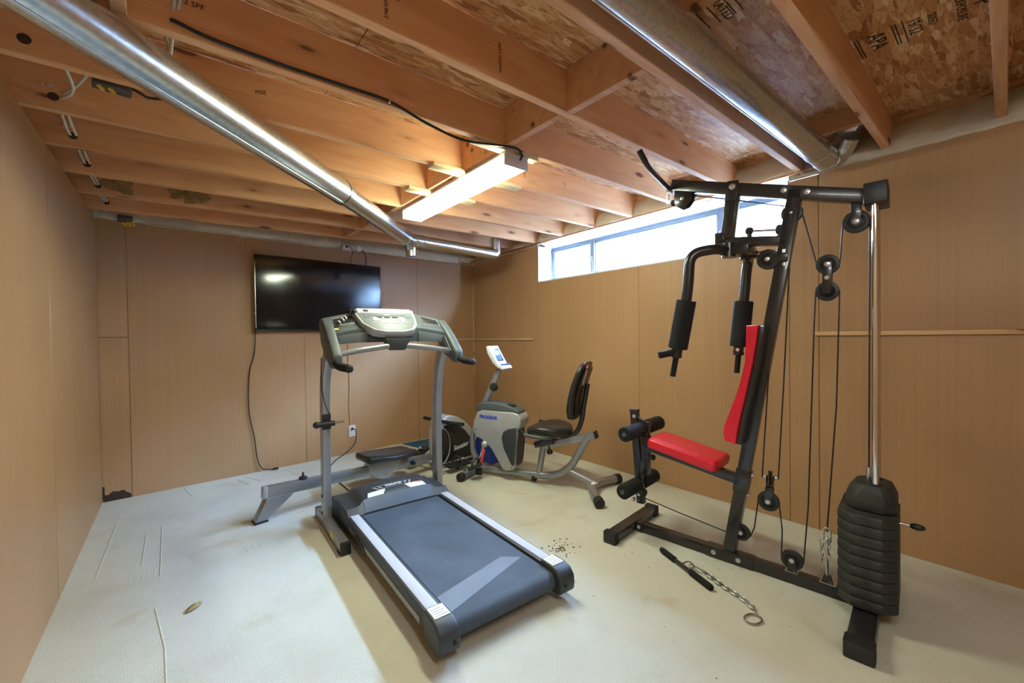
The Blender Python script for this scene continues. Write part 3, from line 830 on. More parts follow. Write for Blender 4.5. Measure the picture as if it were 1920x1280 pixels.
ob = on_back('wall_outlet', 1.905, 2.212, -.050, 'white outlet box high above the television with a black plug', 'outlet')
MB().box(-.058, .07, -.03, .05, -.028, .028).build('cover_plate', 'white_plastic', ob, .004)
MB().box(-.052, -.010, -.032, -.029, -.018, .018).build('socket', 'white_paint', ob, .002)
MB().lathe([(.012, 0), (.012, .02), (.006, .028)], (-.02, -.031, .002), (0, -1, 0), 12).build('plug', 'black_plastic', ob)
hx = on_back('smart_plug', 2.012, 2.212, -.074, 'white hexagonal plug-in device beside the outlet above the television', 'plug')
mb = MB(); mb.prism([(.040 * cos(pi / 6 + k * pi / 3), 0, .040 * sin(pi / 6 + k * pi / 3)) for k in range(6)], (0, -.028, 0)); mb.build('body', 'white_plastic', hx, .006, 3)
MB().lathe([(.022, 0), (.022, .001)], (0, -.0281, 0), (0, -1, 0), 24).build('face', 'white_paint', hx)
c_ = thing('outlet_cord', (0, 0, 0), 0, 'thin black cord from the high outlet down behind the television', 'cord')
MB().tube(catmull([BWP(1.886, -.108, 2.214), BWP(1.92, -.115, 2.205), BWP(1.95, -.085, 2.16), BWP(1.945, -.04, 2.10), BWP(1.955, -.028, 2.0)], 6), .0035, 8).build('cord', 'cable_black', c_)
c_ = thing('adapter_cord', (0, 0, 0), 0, 'thick grey cord arching from the hexagonal device to the television', 'cord')
MB().tube(catmull([BWP(2.04, -.09, 2.20), BWP(2.075, -.09, 2.17), BWP(2.10, -.07, 2.12), BWP(2.112, -.03, 2.06), BWP(2.115, -.012, 2.0)], 6), .0065, 8).build('cord', 'box_steel', c_)

# ================================================================== TREADMILL
TM = thing('treadmill', (1.095, 1.40, 0), -.044, 'grey folding treadmill with black belt and curved console', 'treadmill')
def rect_sweep(mb, pts, wx, wy):
    """rectangular tube swept through the local YZ plane; wx across X"""
    P = [V3(p) for p in pts]; rings = []
    for i, p in enumerate(P):
        t = (P[min(i + 1, len(P) - 1)] - P[max(i - 1, 0)]).normalized()
        nrm = Vector((1, 0, 0)).cross(t).normalized()
        X = Vector((1, 0, 0))
        rings.append([p - X * wx / 2 - nrm * wy / 2, p + X * wx / 2 - nrm * wy / 2, p + X * wx / 2 + nrm * wy / 2, p - X * wx / 2 + nrm * wy / 2])
    mb.loft(rings)
for s in (-1, 1):
    # base foot, upright
    f = MB().box(s * .405 - .027, s * .405 + .027, 1.06, 1.70, .012, .068).build('base_foot', 'silver_paint', TM, .004)
    MB().box(s * .405 - .029, s * .405 + .029, 1.035, 1.065, .004, .070).build('foot_cap', 'black_plastic', f, .004)
    MB().box(s * .405 - .029, s * .405 + .029, 1.695, 1.72, .004, .070).build('foot_cap', 'black_plastic', f, .004)
    MB().box(s * .405 - .03, s * .405 + .03, 1.07, 1.12, .0, .013).build('glide', 'black_rubber', f)
    if s < 0: MB().box(-.433, -.4315, 1.22, 1.29, .022, .060).build('warning_label', 'yellow_label', f)
    mb = MB(); pts = catmull([(s * .405, 1.50, .05), (s * .405, 1.50, .40), (s * .405, 1.495, .75), (s * .405, 1.46, .98), (s * .40, 1.37, 1.17)], 6)
    rect_sweep(mb, pts, .048, .085)
    u = mb.build('upright', 'silver_paint', TM, .005)
    for z in (.10, .21): MB().lathe([(.009, 0), (.009, .004), (.004, .006)], (s * .431, 1.50, z), (s, 0, 0), 12).build('bolt', 'black_plastic', u)
    # deck side rail
    r = MB().box(s * .305 - .040, s * .305 + .040, .085, 1.24, .062, .146).build('side_rail', 'dark_grey_plastic', TM, .008)
    MB().box(s * .308 - .026, s * .308 + .026, .11, 1.235, .1455, .1485).build('foot_strip', 'rail_strip', r, .001)
    MB().box(s * .3455 - .0015, s * .3455 + .0015, .15, 1.20, .070, .098).build('side_trim', 'silver_paint', r)
    # rounded end cap
    prof = [(.10, .158), (.02, .158), (-.02, .148), (-.045, .12), (-.05, .085), (-.045, .05), (-.02, .036), (.10, .045)]
    mb = MB(); mb.prism([(s * .308 - .046, y, z) for y, z in prof], (.092, 0, 0))
    e = mb.build('end_cap', 'dark_grey_plastic', TM, .010, 3)
    MB().box(s * .306 - .034, s * .306 + .034, .015, .092, .1575, .1592).build('warning_label', 'paper', e)
    for k in range(4): MB().box(s * .306 - .028, s * .306 + .026 - .008 * (k % 2), .026 + k * .015, .0275 + k * .015, .1591, .1595).build('label_print', 'print_brown', e)
    MB().cyl((s * .29, -.0485, .085), (s * .29, -.0525, .085), .009, 14).build('adjust_bolt', 'print_black', e)
    MB().tube([(s * .255, .03, .09), (s * .275, .03, .09)], .042, 20).build('roller_end', 'black_plastic', e)
MB().box(-.36, .36, 1.62, 1.67, .012, .055).build('base_crossbar', 'silver_paint', TM, .004)
MB().box(-.262, .262, .06, 1.22, .100, .128).build('deck_board', 'black_plastic', TM)
# belt as one continuous loop
top, r = .134, .044
pr = [(1.30, top), (.03, top)] + [(.03 - r * sin(a), .09 + r * cos(a)) for a in [k * pi / 10 for k in range(1, 10)]] + [(.03, .046), (1.30, .046)]
outer = [[(x, y, z) for y, z in pr] for x in (-.258, .258)]
mb = MB(); mb.loft(outer, caps=False, closed=True); belt = mb.build('running_belt', 'belt', TM, smooth=50)
mb = MB(); mb.prism([(-.257, .170, top + .0006), (-.257, .045, top + .0006), (.225, .205, top + .0006), (.150, .272, top + .0006)], (0, 0, .0006)); mb.build('belt_splice', 'belt_strip', belt)
# motor hood
def hood_profile(x):
    a = abs(x); w = max(0, min(1, (a - .225) / .05)); w = w * w * (3 - 2 * w)
    h = .244 - .035 * (a / .34) ** 2 - .032 * w
    yf = 1.215 - .02 * w
    return [(yf, .100), (yf, .142 - .0 * w), (yf + .055, .215 - .03 * w - .01 * (a / .34)), (yf + .10, h - .008), (1.46, h), (1.56, h - .03), (1.62, .15), (1.63, .05), (yf + .02, .05)]
mb = MB(); xs = [-.352, -.345, -.31, -.285, -.26, -.24, -.22, -.15, -.07, 0, .07, .15, .22, .24, .26, .285, .31, .345, .352]
mb.loft([[(x, y if abs(x) < .35 else 1.42 + (y - 1.42) * .97, z if abs(x) < .35 else .05 + (z - .05) * .94) for y, z in hood_profile(min(.345, max(-.345, x)))] for x in xs])
hood = mb.build('motor_hood', 'dark_grey_plastic', TM, smooth=30)
hn = Vector((0, -.5, 1)).normalized()
def on_hood(x, t): # t 0..1 from the front lip to the crown
    p = hood_profile(x); a, b = V3((x, p[2][0], p[2][1])), V3((x, p[3][0], p[3][1])); c = V3((x, p[4][0], p[4][1]))
    q = a.lerp(b, t / .35) if t < .35 else b.lerp(c, (t - .35) / .65)
    return q + hn * .0018
def hood_patch(name, mat, corners, parent, n=6):
    (x0, t0), (x1, t1), (x2, t2), (x3, t3) = corners
    rows = []
    for i in range(n + 1):
        u = i / n
        rows.append([on_hood((x0 + (x1 - x0) * u) * (1 - w) + (x3 + (x2 - x3) * u) * w, (t0 + (t1 - t0) * u) * (1 - w) + (t3 + (t2 - t3) * u) * w) for w in (0, .25, .5, .75, 1)])
    mb = MB(); mb.loft(rows, caps=False, closed=False)
    return mb.build(name, mat, parent, smooth=60)
hood_patch('sticker', 'white_paint', ((-.205, .02), (-.10, .02), (-.075, .30), (-.19, .34)), hood)
hood_patch('sticker', 'white_paint', ((.09, .02), (.205, .02), (.19, .40), (.06, .30)), hood)
hood_patch('sticker_edge', 'print_red', ((-.20, .27), (-.12, .25), (-.11, .31), (-.19, .34)), hood)
hood_patch('sticker_edge', 'print_red', ((.09, .30), (.19, .32), (.19, .40), (.08, .34)), hood)
hood_patch('badge', 'silver_plastic', ((-.12, .33), (.10, .33), (.13, .60), (-.15, .60)), hood)
for p_ in hood.children[-1].data.vertices: p_.co.z -= .0006
hood_patch('badge', 'black_plastic', ((-.108, .36), (.09, .36), (.112, .575), (-.132, .575)), hood)
a_, b_ = on_hood(0, .4), on_hood(0, .6)
text('logo', 'TEMPO', 'print_white', hood, tuple(on_hood(-.01, .46) + Vector((0, 0, .0015))), (1, 0, 0), tuple(b_ - a_), .034, shear=.25, bold=.0008, sx=1.1)
rows = []
for i in range(21):
    x = -.235 + .47 * i / 20; q_ = hood_profile(x)
    rows.append([(x, q_[1][0] - .0018, q_[1][1] + .001), (x, (q_[1][0] + q_[2][0]) / 2 - .0022, (q_[1][1] + q_[2][1]) / 2 + .0018), (x, q_[2][0] - .0015, q_[2][1] + .0005)])
MB().loft(rows, caps=False, closed=False).build('front_fascia', 'hood_fascia', hood, smooth=60)
MB().box(-.256, .256, 1.205, 1.222, .108, .14).build('hood_lip', 'black_plastic', hood, .003)
# wheels and folding latch under the deck
for s in (-1, 1):
    w = MB().lathe([(.012, -.016), (.030, -.014), (.032, 0), (.030, .014), (.012, .016)], (s * .30, .30, .033), (1, 0, 0), 20).build('wheel', 'black_rubber', TM)
    MB().beam((s * .30, .30, .033), (s * .29, .34, .075), .02, .02, (1, 0, 0)).build('wheel_bracket', 'black_paint', w)
mb = MB(); mb.prism([(-.352, y, z) for y, z in ((.86, .062), (.90, .09), (1.0, .10), (1.06, .095), (1.10, .075), (1.06, .05), (.98, .065), (.90, .045))], (.01, 0, 0)); mb.build('fold_handle', 'black_plastic', TM, .003)
# latch pin on the near upright
lp = MB().box(-.432, -.378, 1.447, 1.462, .655, .755).build('latch_bracket', 'black_plastic', TM, .004)
MB().tube([(-.455, 1.43, .695), (-.36, 1.43, .695)], .017, 16).build('latch_barrel', 'black_plastic', lp)
MB().ellipsoid((-.470, 1.43, .695), .022, .022, .022).build('latch_knob', 'black_plastic', lp)
MB().tube([(-.36, 1.43, .695), (-.30, 1.43, .697)], .006, 10).build('latch_pin', 'chrome', lp)
MB().tube(catmull([(-.452, 1.34, 1.13), (-.446, 1.385, 1.02), (-.436, 1.415, .92), (-.41, 1.447, .81), (-.385, 1.450, .755)], 6), .003, 6).build('release_cable', 'cable_black', TM)
# console -----------------------------------------------------------
con = thing('console', (0, 0, 0), 0); con.parent = TM
cu = Vector((0, .80, .60)).normalized()         # up the slope of the console face
cn = Vector((0, -.60, .80)).normalized()
CC = Vector((0, 1.335, 1.335))                  # centre of the face
def cf(x, t, h=0.0): return CC + Vector((x, 0, 0)) + cu * t + cn * h
def ce(x): return Vector((0, -.02 * (x / .43) ** 2, -.30 * x * x))     # bow of the console
mb = MB(); rings = []
for i in range(17):
    x = -.425 + .85 * i / 16; e = ce(x)
    lip = cf(x, -.035, .004) + Vector((0, .014, -.098 + .06 * (x / .43) ** 2))
    rings.append([cf(x, .158, -.012) + e, cf(x, .150, .010) + e, cf(x, -.030, .010) + e, cf(x, -.038, .002) + e, lip + e, lip + e + Vector((0, .03, .0)), cf(x, .12, -.06) + e])
mb.loft(rings); mb.build('tray_body', 'grey_plastic', con, smooth=35)
for s in (-1, 1):
    # bottle wells
    def wp(ps, h): return [cf(s * x, t_, h) + ce(x) for x, t_ in ps]
    wl_ = [(.238, .128), (.372, .118), (.372, .045), (.245, .035)]
    mb = MB(); mb.prism(wp(wl_, .0085), cn * .0025); mb.build('bottle_well', 'black_plastic', con, .002)
    mb = MB(); mb.tube(wp(wl_, .011), .0042, 6, closed=True); mb.build('well_rim', 'silver_plastic', con)
    mb = MB(); mb.tube(wp([(.375, .015), (.24, .008), (.215, .0)], .011), .0022, 6); mb.build('tray_crease', 'mid_grey_plastic', con)
    # front lip panel
    mb = MB(); pts = []
    for x, dz in ((.175, -.012), (.365, -.012), (.355, -.066), (.18, -.080)):
        k_ = dz / -.098; pts.append(cf(s * x, -.038, .003) + ce(x) + Vector((0, .014 * k_ - .004, dz)))
    mb.prism(pts, (0, -.006, 0)); mb.build('front_panel', 'mid_grey_plastic', con, .003)
    # side arm reaching down to the grip
    prof = [(1.47, 1.345), (1.435, 1.378), (1.385, 1.372), (1.30, 1.315), (1.21, 1.235), (1.125, 1.150), (1.125, 1.085), (1.17, 1.065), (1.30, 1.12), (1.42, 1.22)]
    mb = MB(); mb.prism([(s * .408 - .031, y, z) for y, z in prof], (.062, 0, 0))
    arm = mb.build('side_arm', 'grey_plastic', con, .014, 3)
    mb = MB(); pr2 = [(1.36, 1.325), (1.27, 1.245), (1.19, 1.15), (1.24, 1.15), (1.33, 1.235)]
    mb.prism([(s * .380 - s * .0, y, z) for y, z in pr2], (-s * .006, 0, 0)); mb.build('arm_trim', 'mid_grey_plastic', arm, .004)
    MB().tube(fillet([(s * .412, 1.155, 1.115), (s * .412, 1.09, 1.085), (s * .40 + (.02 if s > 0 else .015), .965, 1.078)], .06), [.024] * 8 + [.0235], 18).build('grip', 'black_foam', arm)
    e_ = (s * .40 + (.02 if s > 0 else .015), .965, 1.078); MB().ellipsoid(e_, .0235, .016, .0235).build('grip_end', 'black_rubber', arm)
    # grab bar
    MB().tube(catmull([(s * .395, 1.235, 1.148), (s * .25, 1.225, 1.172), (s * .06, 1.235, 1.196)], 6), .019, 16).build('grab_bar', 'silver_paint', con)
# head unit
CC = CC + Vector((-.025, 0, 0))
def head_outline(k=1.0, d=0.0):
    pts = [(-.225, .135), (-.08, .152), (.08, .152), (.215, .135), (.205, .04), (.19, -.04), (.15, -.10), (.07, -.125), (-.05, -.125), (-.13, -.10), (-.19, -.03), (-.205, .04)]
    return [(x * k, (t - .01) * k + .01 + d) for x, t in pts]
mb = MB(); mb.loft([[cf(x, t, -.055) for x, t in head_outline(.80, .01)], [cf(x, t, -.02) for x, t in head_outline(.97)]]); mb.build('head_base', 'dark_grey_plastic', con, .004)
mb = MB(); mb.loft([[cf(x, t, -.02) for x, t in head_outline(.985)], [cf(x, t, .028) for x, t in head_outline(1.0)], [cf(x, t, .036) for x, t in head_outline(.97)]]); hd = mb.build('head_rim', 'silver_plastic', con, .003)
mb = MB(); mb.prism([cf(x, t, .0362) for x, t in head_outline(.90)], cn * .002); mb.build('face_panel', 'mid_grey_plastic', con, .001)
def face_box(name, mat, x0, x1, t0, t1, h0=.038, h1=.0405):
    mb = MB(); mb.prism([cf(x0, t0, h0), cf(x1, t0, h0), cf(x1, t1, h0), cf(x0, t1, h0)], cn * (h1 - h0)); return mb.build(name, mat, con)
face_box('book_rest', 'paper', -.185, .185, .085, .135)
mb = MB(); mb.prism([cf(-.185, .086, .0385), cf(.185, .086, .0385), cf(.185, .135, .0385), cf(-.185, .135, .0385)], cn * .003); mb.build('book_rest', 'white_paint', con)
face_box('display_strip', 'grey_plastic', -.125, .125, .052, .072)
text('panel_print', 'TEMPO', 'print_white', con, tuple(cf(0, .062, .0415)), (1, 0, 0), tuple(cu), .013, bold=.0003)
for x in (-.06, -.005, .05): face_box('display_window', 'print_black', x - .02, x + .02, .030, .042)
for x in (-.085, .095): MB().lathe([(.022, 0), (.022, .003)], cf(x, .012, .038), cn, 20).build('button', 'silver_plastic', con)
for x, mt in ((-.03, 'lcd'), (.045, 'paper')): face_box('button', mt, x - .028, x + .028, -.030, -.014)
for x in (-.14, .145): face_box('button_pad', 'grey_plastic', x - .018, x + .018, .03, .065)
for x in (-.10, -.055, .09, .12): face_box('button', 'silver_plastic', x - .008, x + .008, -.026, -.016)
face_box('maker_badge', 'print_black', -.15, -.115, .095, .125, .0415, .0418); face_box('panel_print', 'paper', -.10, -.08, .092, .128, .0415, .0418)
face_box('panel_print', 'mid_grey_plastic', -.18, -.155, .105, .112, .0415, .0418)
mb = MB(); mb.loft([[(x, 1.23 + dy, 1.245) for x, dy in ((-.09, -.015), (.09, -.015), (.09, .07), (-.09, .07))], [(x, 1.235 + dy, 1.165) for x, dy in ((-.05, -.015), (.05, -.015), (.05, .03), (-.05, .03))]])
mb.build('neck', 'dark_grey_plastic', con, .006)
face = cf(-.345, -.005, .012) + ce(.345)
MB().obox(face, (.018, 0, 0), cu * .007, cn * .002).build('caution_sticker', 'yellow_label', con)
# coiled cord left on the tray
cc_ = thing('coiled_cord', (0, 0, 0), 0, 'short coiled black cord with white bands lying on the treadmill console', 'cord')
MW = Matrix.Translation((1.095, 1.40, 0)) @ Matrix.Rotation(-.044, 4, 'Z')
q0, q1 = cf(-.335, .03, .023) + ce(.335), cf(-.215, .085, .050)
pts = []
for i in range(97):
    t = i / 96; a = t * 2 * pi * 12; pts.append(MW @ (q0.lerp(q1, t) + cu * .009 * cos(a) + cn * .009 * sin(a)))
MB().tube(pts, .0032, 6).build('coil', 'cable_black', cc_)
for t in (.15, .35, .5): MB().lathe([(.0135, -.003), (.0135, .003)], MW @ q0.lerp(q1, t), MW.to_3x3() @ (q1 - q0), 14).build('band', 'print_white', cc_)
MB().ellipsoid(tuple(MW @ q1), .018, .022, .014).build('clip', 'black_plastic', cc_)

# ================================================================== ROWING MACHINE
RW = thing('rowing_machine', (.41, 3.29, 0), math.atan(.15), 'silver rowing machine with black seat behind the treadmill', 'rowing machine')
rl = Vector((1, 0, -.056)).normalized()
def rz_(s): return .198 - .056 * s
MB().beam((.055, 0, rz_(.055)), (1.66, 0, rz_(1.66)), .052, .078).build('rail', 'silver_paint', RW, .005)
MB().beam((.03, 0, rz_(.03)), (.058, 0, rz_(.058)), .054, .080).build('rail_cap', 'silver_plastic', RW, .004)
mb = MB(); prof = [(.05, rz_(.05) - .035), (.225, rz_(.225) - .037), (.045, .012), (-.025, .012)]
mb.prism([(x, -.035, z) for x, z in prof], (0, .07, 0)); mb.build('tail_leg', 'silver_paint', RW, .004)
MB().box(-.028, .055, -.040, .040, 0, .014).build('tail_foot', 'black_rubber', RW, .003)
k = MB().lathe([(.028, 0), (.030, .012), (.020, .020), (.008, .022), (.006, .05)], (.30, 0, rz_(.30) + .039), (0, 0, 1), 18).build('fold_knob', 'black_plastic', RW)
# seat
sc = MB().prism([(.80, -.045, .235), (.80, -.045, .15), (.845, -.045, .095), (.93, -.045, .06), (.99, -.045, .075), (1.06, -.045, .125), (1.10, -.045, .18), (1.10, -.045, .21)], (0, .09, 0)).build('seat_carriage', 'silver_plastic', RW, .006)
for s in (.86, .96): MB().lathe([(.014, 0), (.014, .004)], (s, -.0455, .105), (0, -1, 0), 14).build('roller_bolt', 'steel', sc)
rings = []
for i, (x, wz, zt, zb) in enumerate(((.755, .10, .272, .250), (.77, .130, .296, .236), (.86, .155, .290, .240), (.97, .165, .276, .226), (1.08, .160, .268, .216), (1.18, .125, .266, .212), (1.22, .085, .256, .216))):
    ring = []
    for a, b in ((-1, 0), (-.96, .6), (-.75, 1), (-.3, .86), (.3, .86), (.75, 1), (.96, .6), (1, 0), (.9, -1), (-.9, -1)):
        z = zb + (zt - zb) * (b * .5 + .5) if b > -1 else zb
        ring.append((x, a * wz, z))
    rings.append(ring)
mb = MB(); mb.loft(rings); mb.build('seat', 'black_vinyl', RW, .006, smooth=50)
MB().lathe([(.018, 0), (.020, .015), (.016, .03)], (1.22, -.03, rz_(1.22) + .0), (0, -1, 0), 16).build('stop_knob', 'black_plastic', RW)
# flywheel housing
hp = [(1.50, .05), (1.47, .20), (1.48, .36), (1.52, .455), (1.58, .497), (1.64, .495), (1.72, .468), (1.80, .42), (1.88, .345), (1.945, .255), (1.98, .15), (1.985, .05), (1.95, .03), (1.55, .03)]
mb = MB(); mb.prism([(x, -.075, z) for x, z in hp], (0, .15, 0)); hs = mb.build('housing_shell', 'silver_plastic', RW, .012, 3)
c0 = Vector((1.72, 0, .20))
inn = [(1.50, .06), (1.49, .20), (1.50, .34), (1.535, .40), (1.60, .422), (1.66, .418), (1.73, .385), (1.80, .33), (1.86, .26), (1.91, .17), (1.93, .06)]
for s in (-1, 1):
    mb = MB(); mb.prism([(x, s * .074, z) for x, z in inn], (0, s * .006, 0)); pnl = mb.build('side_panel', 'black_plastic', hs, .004)
    if s < 0:
        mb = MB(); mb.tube([(1.50 + .11 * cos(a), -.081, .225 + .17 * sin(a)) for a in [k * 2 * pi / 40 for k in range(40)]], .006, 8, closed=True); mb.build('accent_ring', 'silver_plastic', pnl)
        text('logo', 'Soozier', 'print_white', pnl, (1.742, -.0812, .180), (1, 0, .12), (0, 0, 1), .062, shear=.35, bold=.0009, ext=.0006)
MB().box(1.485, 1.60, -.05, .05, .415, .47).build('handle_rest', 'white_plastic', hs, .008)
h = MB().tube([(1.535, -.30, .452), (1.535, .22, .452)], .0165, 16).build('row_handle', 'black_foam', RW)
MB().tube(fillet([(1.535, -.30, .452), (1.535, -.32, .452)], .01), .018, 16).build('handle_end', 'black_rubber', h)
mb = MB(); mb.beam((1.56, -.10, .44), (1.72, -.16, .405), .03, .034); mb.build('handle_grip', 'black_plastic', h, .008)
MB().box(1.88, 1.94, -.20, .20, .0, .035).build('front_foot', 'black_rubber', RW, .006)
# pedals
MB().tube([(1.44, -.22, .075), (1.44, .22, .075)], .012, 12).build('pedal_axle', 'steel', RW)
for s in (-1, 1):
    rot = Vector((.80, 0, .42)).normalized(); up = Vector((-.42, 0, .80)).normalized()
    pc = Vector((1.60 if s < 0 else 1.43, s * .20, .060 if s < 0 else .105))
    if s < 0: rot, up = Vector((1, 0, -.05)).normalized(), Vector((.05, 0, 1)).normalized()
    pd = MB().obox(pc, rot * .13, (0, .055, 0), up * .012).build('pedal', 'black_plastic', RW, .006)
    for k in range(4): MB().obox(pc + rot * (-.08 + k * .05) + up * .014, rot * .008, (0, .05, 0), up * .004).build('tread_bar', 'black_rubber', pd)
    mb = MB(); mb.tube(fillet([pc + Vector((0, -.06, 0)), pc + Vector((0, -.06, 0)) + up * .05, pc + up * .075, pc + Vector((0, .06, 0)) + up * .05, pc + Vector((0, .06, 0))], .03), .009, 8); mb.build('strap', 'dark_grey_plastic', pd)
    MB().ellipsoid(tuple(pc + rot * .06 + up * .04), .018, .018, .014).build('buckle', 'silver_plastic', pd)
    MB().tube([pc - up * .012, Vector((pc.x, pc.y, .0)) + Vector((.0, 0, .015))], .014, 10).build('pedal_post', 'black_plastic', pd)
kn = MB().lathe([(.02, 0), (.034, .004), (.034, .02), (.025, .03), (.01, .032)], (1.49, -.09, .17), (0, -1, 0), 20).build('tension_knob', 'black_plastic', RW)
MB().lathe([(.010, 0), (.010, .004)], (1.49, -.1225, .17), (0, -1, 0), 12).build('knob_cap', 'steel', kn)

# blue mat pushed against the wall under the rower
mb = MB(); mb.prism([(2.035, 4.588, 0), (2.12, 4.19, 0), (2.75, 4.20, 0), (2.85, 4.60, 0)], (0, 0, .006))
tag(mb.build('floor_mat', 'blue_mat', None, .002), 'dark blue mat lying on the floor by the back wall behind the rowing machine', 'mat')

# ================================================================== RECUMBENT BIKE  (local x: front -> rear, -y towards the viewer)
BK = thing('exercise_bike', (2.12, 3.16, 0), atan2(-.92, .395), 'silver recumbent exercise bike with black bucket seat in the corner', 'exercise bike')
# front foot, main tube, rear foot
t = MB().tube([(.0, -.235, .036), (.0, .235, .036)], .032, 20).build('front_foot', 'silver_paint', BK)
for s in (-1, 1): MB().lathe([(.034, 0), (.037, .01), (.037, .045), (.030, .052)], (0, s * .225, .037), (0, s, 0), 20).build('foot_cap', 'black_rubber', t)
for s in (-1, 1): MB().lathe([(.006, 0), (.026, .002), (.026, .014), (.006, .016)], (-.045, s * .12, .028), (0, 1, 0), 16).build('transport_wheel', 'black_plastic', t)
main = fillet([(.0, 0, .055), (.30, 0, .058), (.86, 0, .078), (1.06, 0, .445)], .20, 12)
MB().tube(main, .031, 20).build('main_tube', 'silver_paint', BK)
MB().tube([(.90, 0, .14), (1.13, 0, .06)], .026, 18).build('rear_strut', 'silver_paint', BK)
rf = fillet([(1.215, -.265, .042), (1.105, -.085, .052), (1.105, .085, .052), (1.215, .265, .042)], .07, 8)
t = MB().tube(rf, .033, 20).build('rear_foot', 'silver_paint', BK)
for s in (-1, 1):
    d = Vector((.11, s * .18, -.01)).normalized()
    MB().lathe([(.035, 0), (.039, .008), (.039, .05), (.031, .058)], Vector((1.205, s * .25, .042)), d, 20).build('foot_cap', 'black_rubber', t)
MB().obox((1.11, -.035, .086), (.0, .03, 0), (.015, 0, .0), (0, 0, .001)).build('warning_label', 'print_white', t)
MB().tube([(.585, -.033, .055), (.585, -.040, .05)], .012, 10).build('frame_plug', 'black_rubber', BK)
MB().box(.56, .60, -.018, .018, .012, .045).build('centre_foot', 'black_rubber', BK, .004)
MB().tube([(.625, 0, .09), (.672, 0, .325)], .026, 18).build('seat_post', 'silver_paint', BK)
sr = Vector((.46, 0, .14)).normalized()
MB().beam((.655, 0, .318), (1.115, 0, .458), .05, .052).build('seat_rail', 'silver_paint', BK, .004)
MB().beam((1.112, 0, .457), (1.132, 0, .463), .053, .056).build('rail_cap', 'black_rubber', BK, .004)
# flywheel shell
out = [(.045, .35), (.012, .42), (.03, .50), (.065, .575), (.12, .597), (.43, .597), (.475, .585), (.502, .545), (.500, .50), (.468, .455), (.445, .30), (.435, .13), (.42, .104), (.345, .085), (.315, .10), (.20, .27), (.10, .34)]
mb = MB(); mb.prism([(x, -.085, z) for x, z in out], (0, .17, 0)); sh = mb.build('shell', 'silver_plastic', BK, .014, 3)
ins = [(.315, .375), (.335, .425), (.38, .452), (.462, .470), (.455, .33), (.437, .16), (.425, .14), (.405, .15), (.335, .28)]
for s in (-1, 1):
    mb = MB(); mb.prism([(x, s * .083, z) for x, z in ins], (0, s * .005, 0)); mb.build('side_inset', 'dark_grey_plastic', sh, .003)
mb = MB(); mb.prism([(.452, -.05, .44), (.470, -.05, .452), (.449, -.05, .14), (.435, -.05, .14)], (0, .10, 0)); mb.build('rear_inset', 'dark_grey_plastic', sh, .003)
cap = [(.055, .585), (.06, .645), (.10, .66), (.22, .665), (.36, .648), (.45, .62), (.475, .60), (.47, .585)]
mb = MB(); mb.prism([(x, -.075, z) for x, z in cap], (0, .15, 0)); cp_ = mb.build('top_cover', 'grey_plastic', sh, .012, 3)
MB().lathe([(.038, 0), (.038, .003)], (.375, 0, .6465), (.12, 0, 1), 20).build('bottle_cup', 'print_black', cp_)
text('logo', 'PROGEAR', 'print_blue', sh, (.185, -.0862, .538), (1, 0, -.02), (0, 0, 1), .040, bold=.0016, ext=.0006)
for x, z in ((.05, .42), (.41, .125)): MB().lathe([(.005, 0), (.005, .003)], (x, -.0853, z), (0, -1, 0), 10).build('screw', 'print_black', sh)
# front frame loop, blue flywheel guard, crank and pedals
MB().tube(catmull([(.035, -.03, .46), (-.015, -.03, .36), (-.02, -.03, .22), (.02, -.03, .12), (.05, -.03, .06)], 8), .022, 16).build('front_loop', 'silver_paint', BK)
MB().lathe([(.15, -.02), (.16, 0), (.15, .02)], (.13, .03, .25), (0, 1, 0), 36).build('flywheel', 'blue_plastic', BK)
cr = MB().lathe([(.03, 0), (.03, .01), (.018, .02), (.012, .03)], (.145, -.086, .30), (0, -1, 0), 20).build('crank_hub', 'silver_plastic', BK)
MB().beam((.145, -.108, .30), (.11, -.118, .13), .010, .026).build('crank_arm', 'chrome', cr, .003)
pd = MB().obox((.095, -.175, .115), (.045, 0, .02), (0, .045, 0), (-.006, 0, .014)).build('pedal', 'dark_grey_plastic', cr, .005)
mb = MB(); mb.tube(fillet([(.095, -.225, .12), (.10, -.215, .175), (.105, -.175, .195), (.11, -.135, .175), (.10, -.13, .12)], .04), .012, 8); mb.build('pedal_strap', 'dark_grey_plastic', pd)
MB().beam((.165, -.128, .265), (.135, -.135, .15), .012, .022).build('strap_tail', 'red_strap', pd, .002)
MB().beam((.145, .10, .30), (.19, .115, .44), .010, .026).build('crank_arm', 'chrome', cr, .003)
MB().obox((.20, .17, .445), (.045, 0, .0), (0, .045, 0), (0, 0, .014)).build('pedal', 'dark_grey_plastic', cr, .005)
MB().obox((.10, -.12, .06), (.03, 0, 0), (0, .015, 0), (0, 0, .03)).build('pedal_weight', 'black_plastic', pd, .006)
# mast and console
ms = MB().beam((.085, 0, .62), (.255, 0, .955), .028, .048).build('mast', 'silver_paint', BK, .004)
MB().lathe([(.014, 0), (.014, .02), (.034, .022), (.038, .03), (.036, .055), (.02, .06)], (.185, -.012, .808), (.75, -.6, -.2), 20).build('tension_knob', 'black_plastic', ms)
MB().lathe([(.007, 0), (.007, .006)], (.105, -.014, .665), (0, -1, 0), 10).build('bolt', 'steel', ms)
cx = Vector((.13, 0, -.215)).normalized()         # down the console face
cnr = Vector((.215, 0, .13)).normalized()         # out of the face, towards the rider
cc0 = Vector((.235, 0, 1.06))
def bc(y, t, h=0.0): return cc0 + Vector((0, y, 0)) + cx * t + cnr * h
mb = MB(); sec = [(-.118, .004), (-.105, .018), (.0, .016), (.075, .016), (.105, .040), (.135, .045), (.14, .03), (.10, .0), (.04, -.022), (-.06, -.024), (-.112, -.006)]
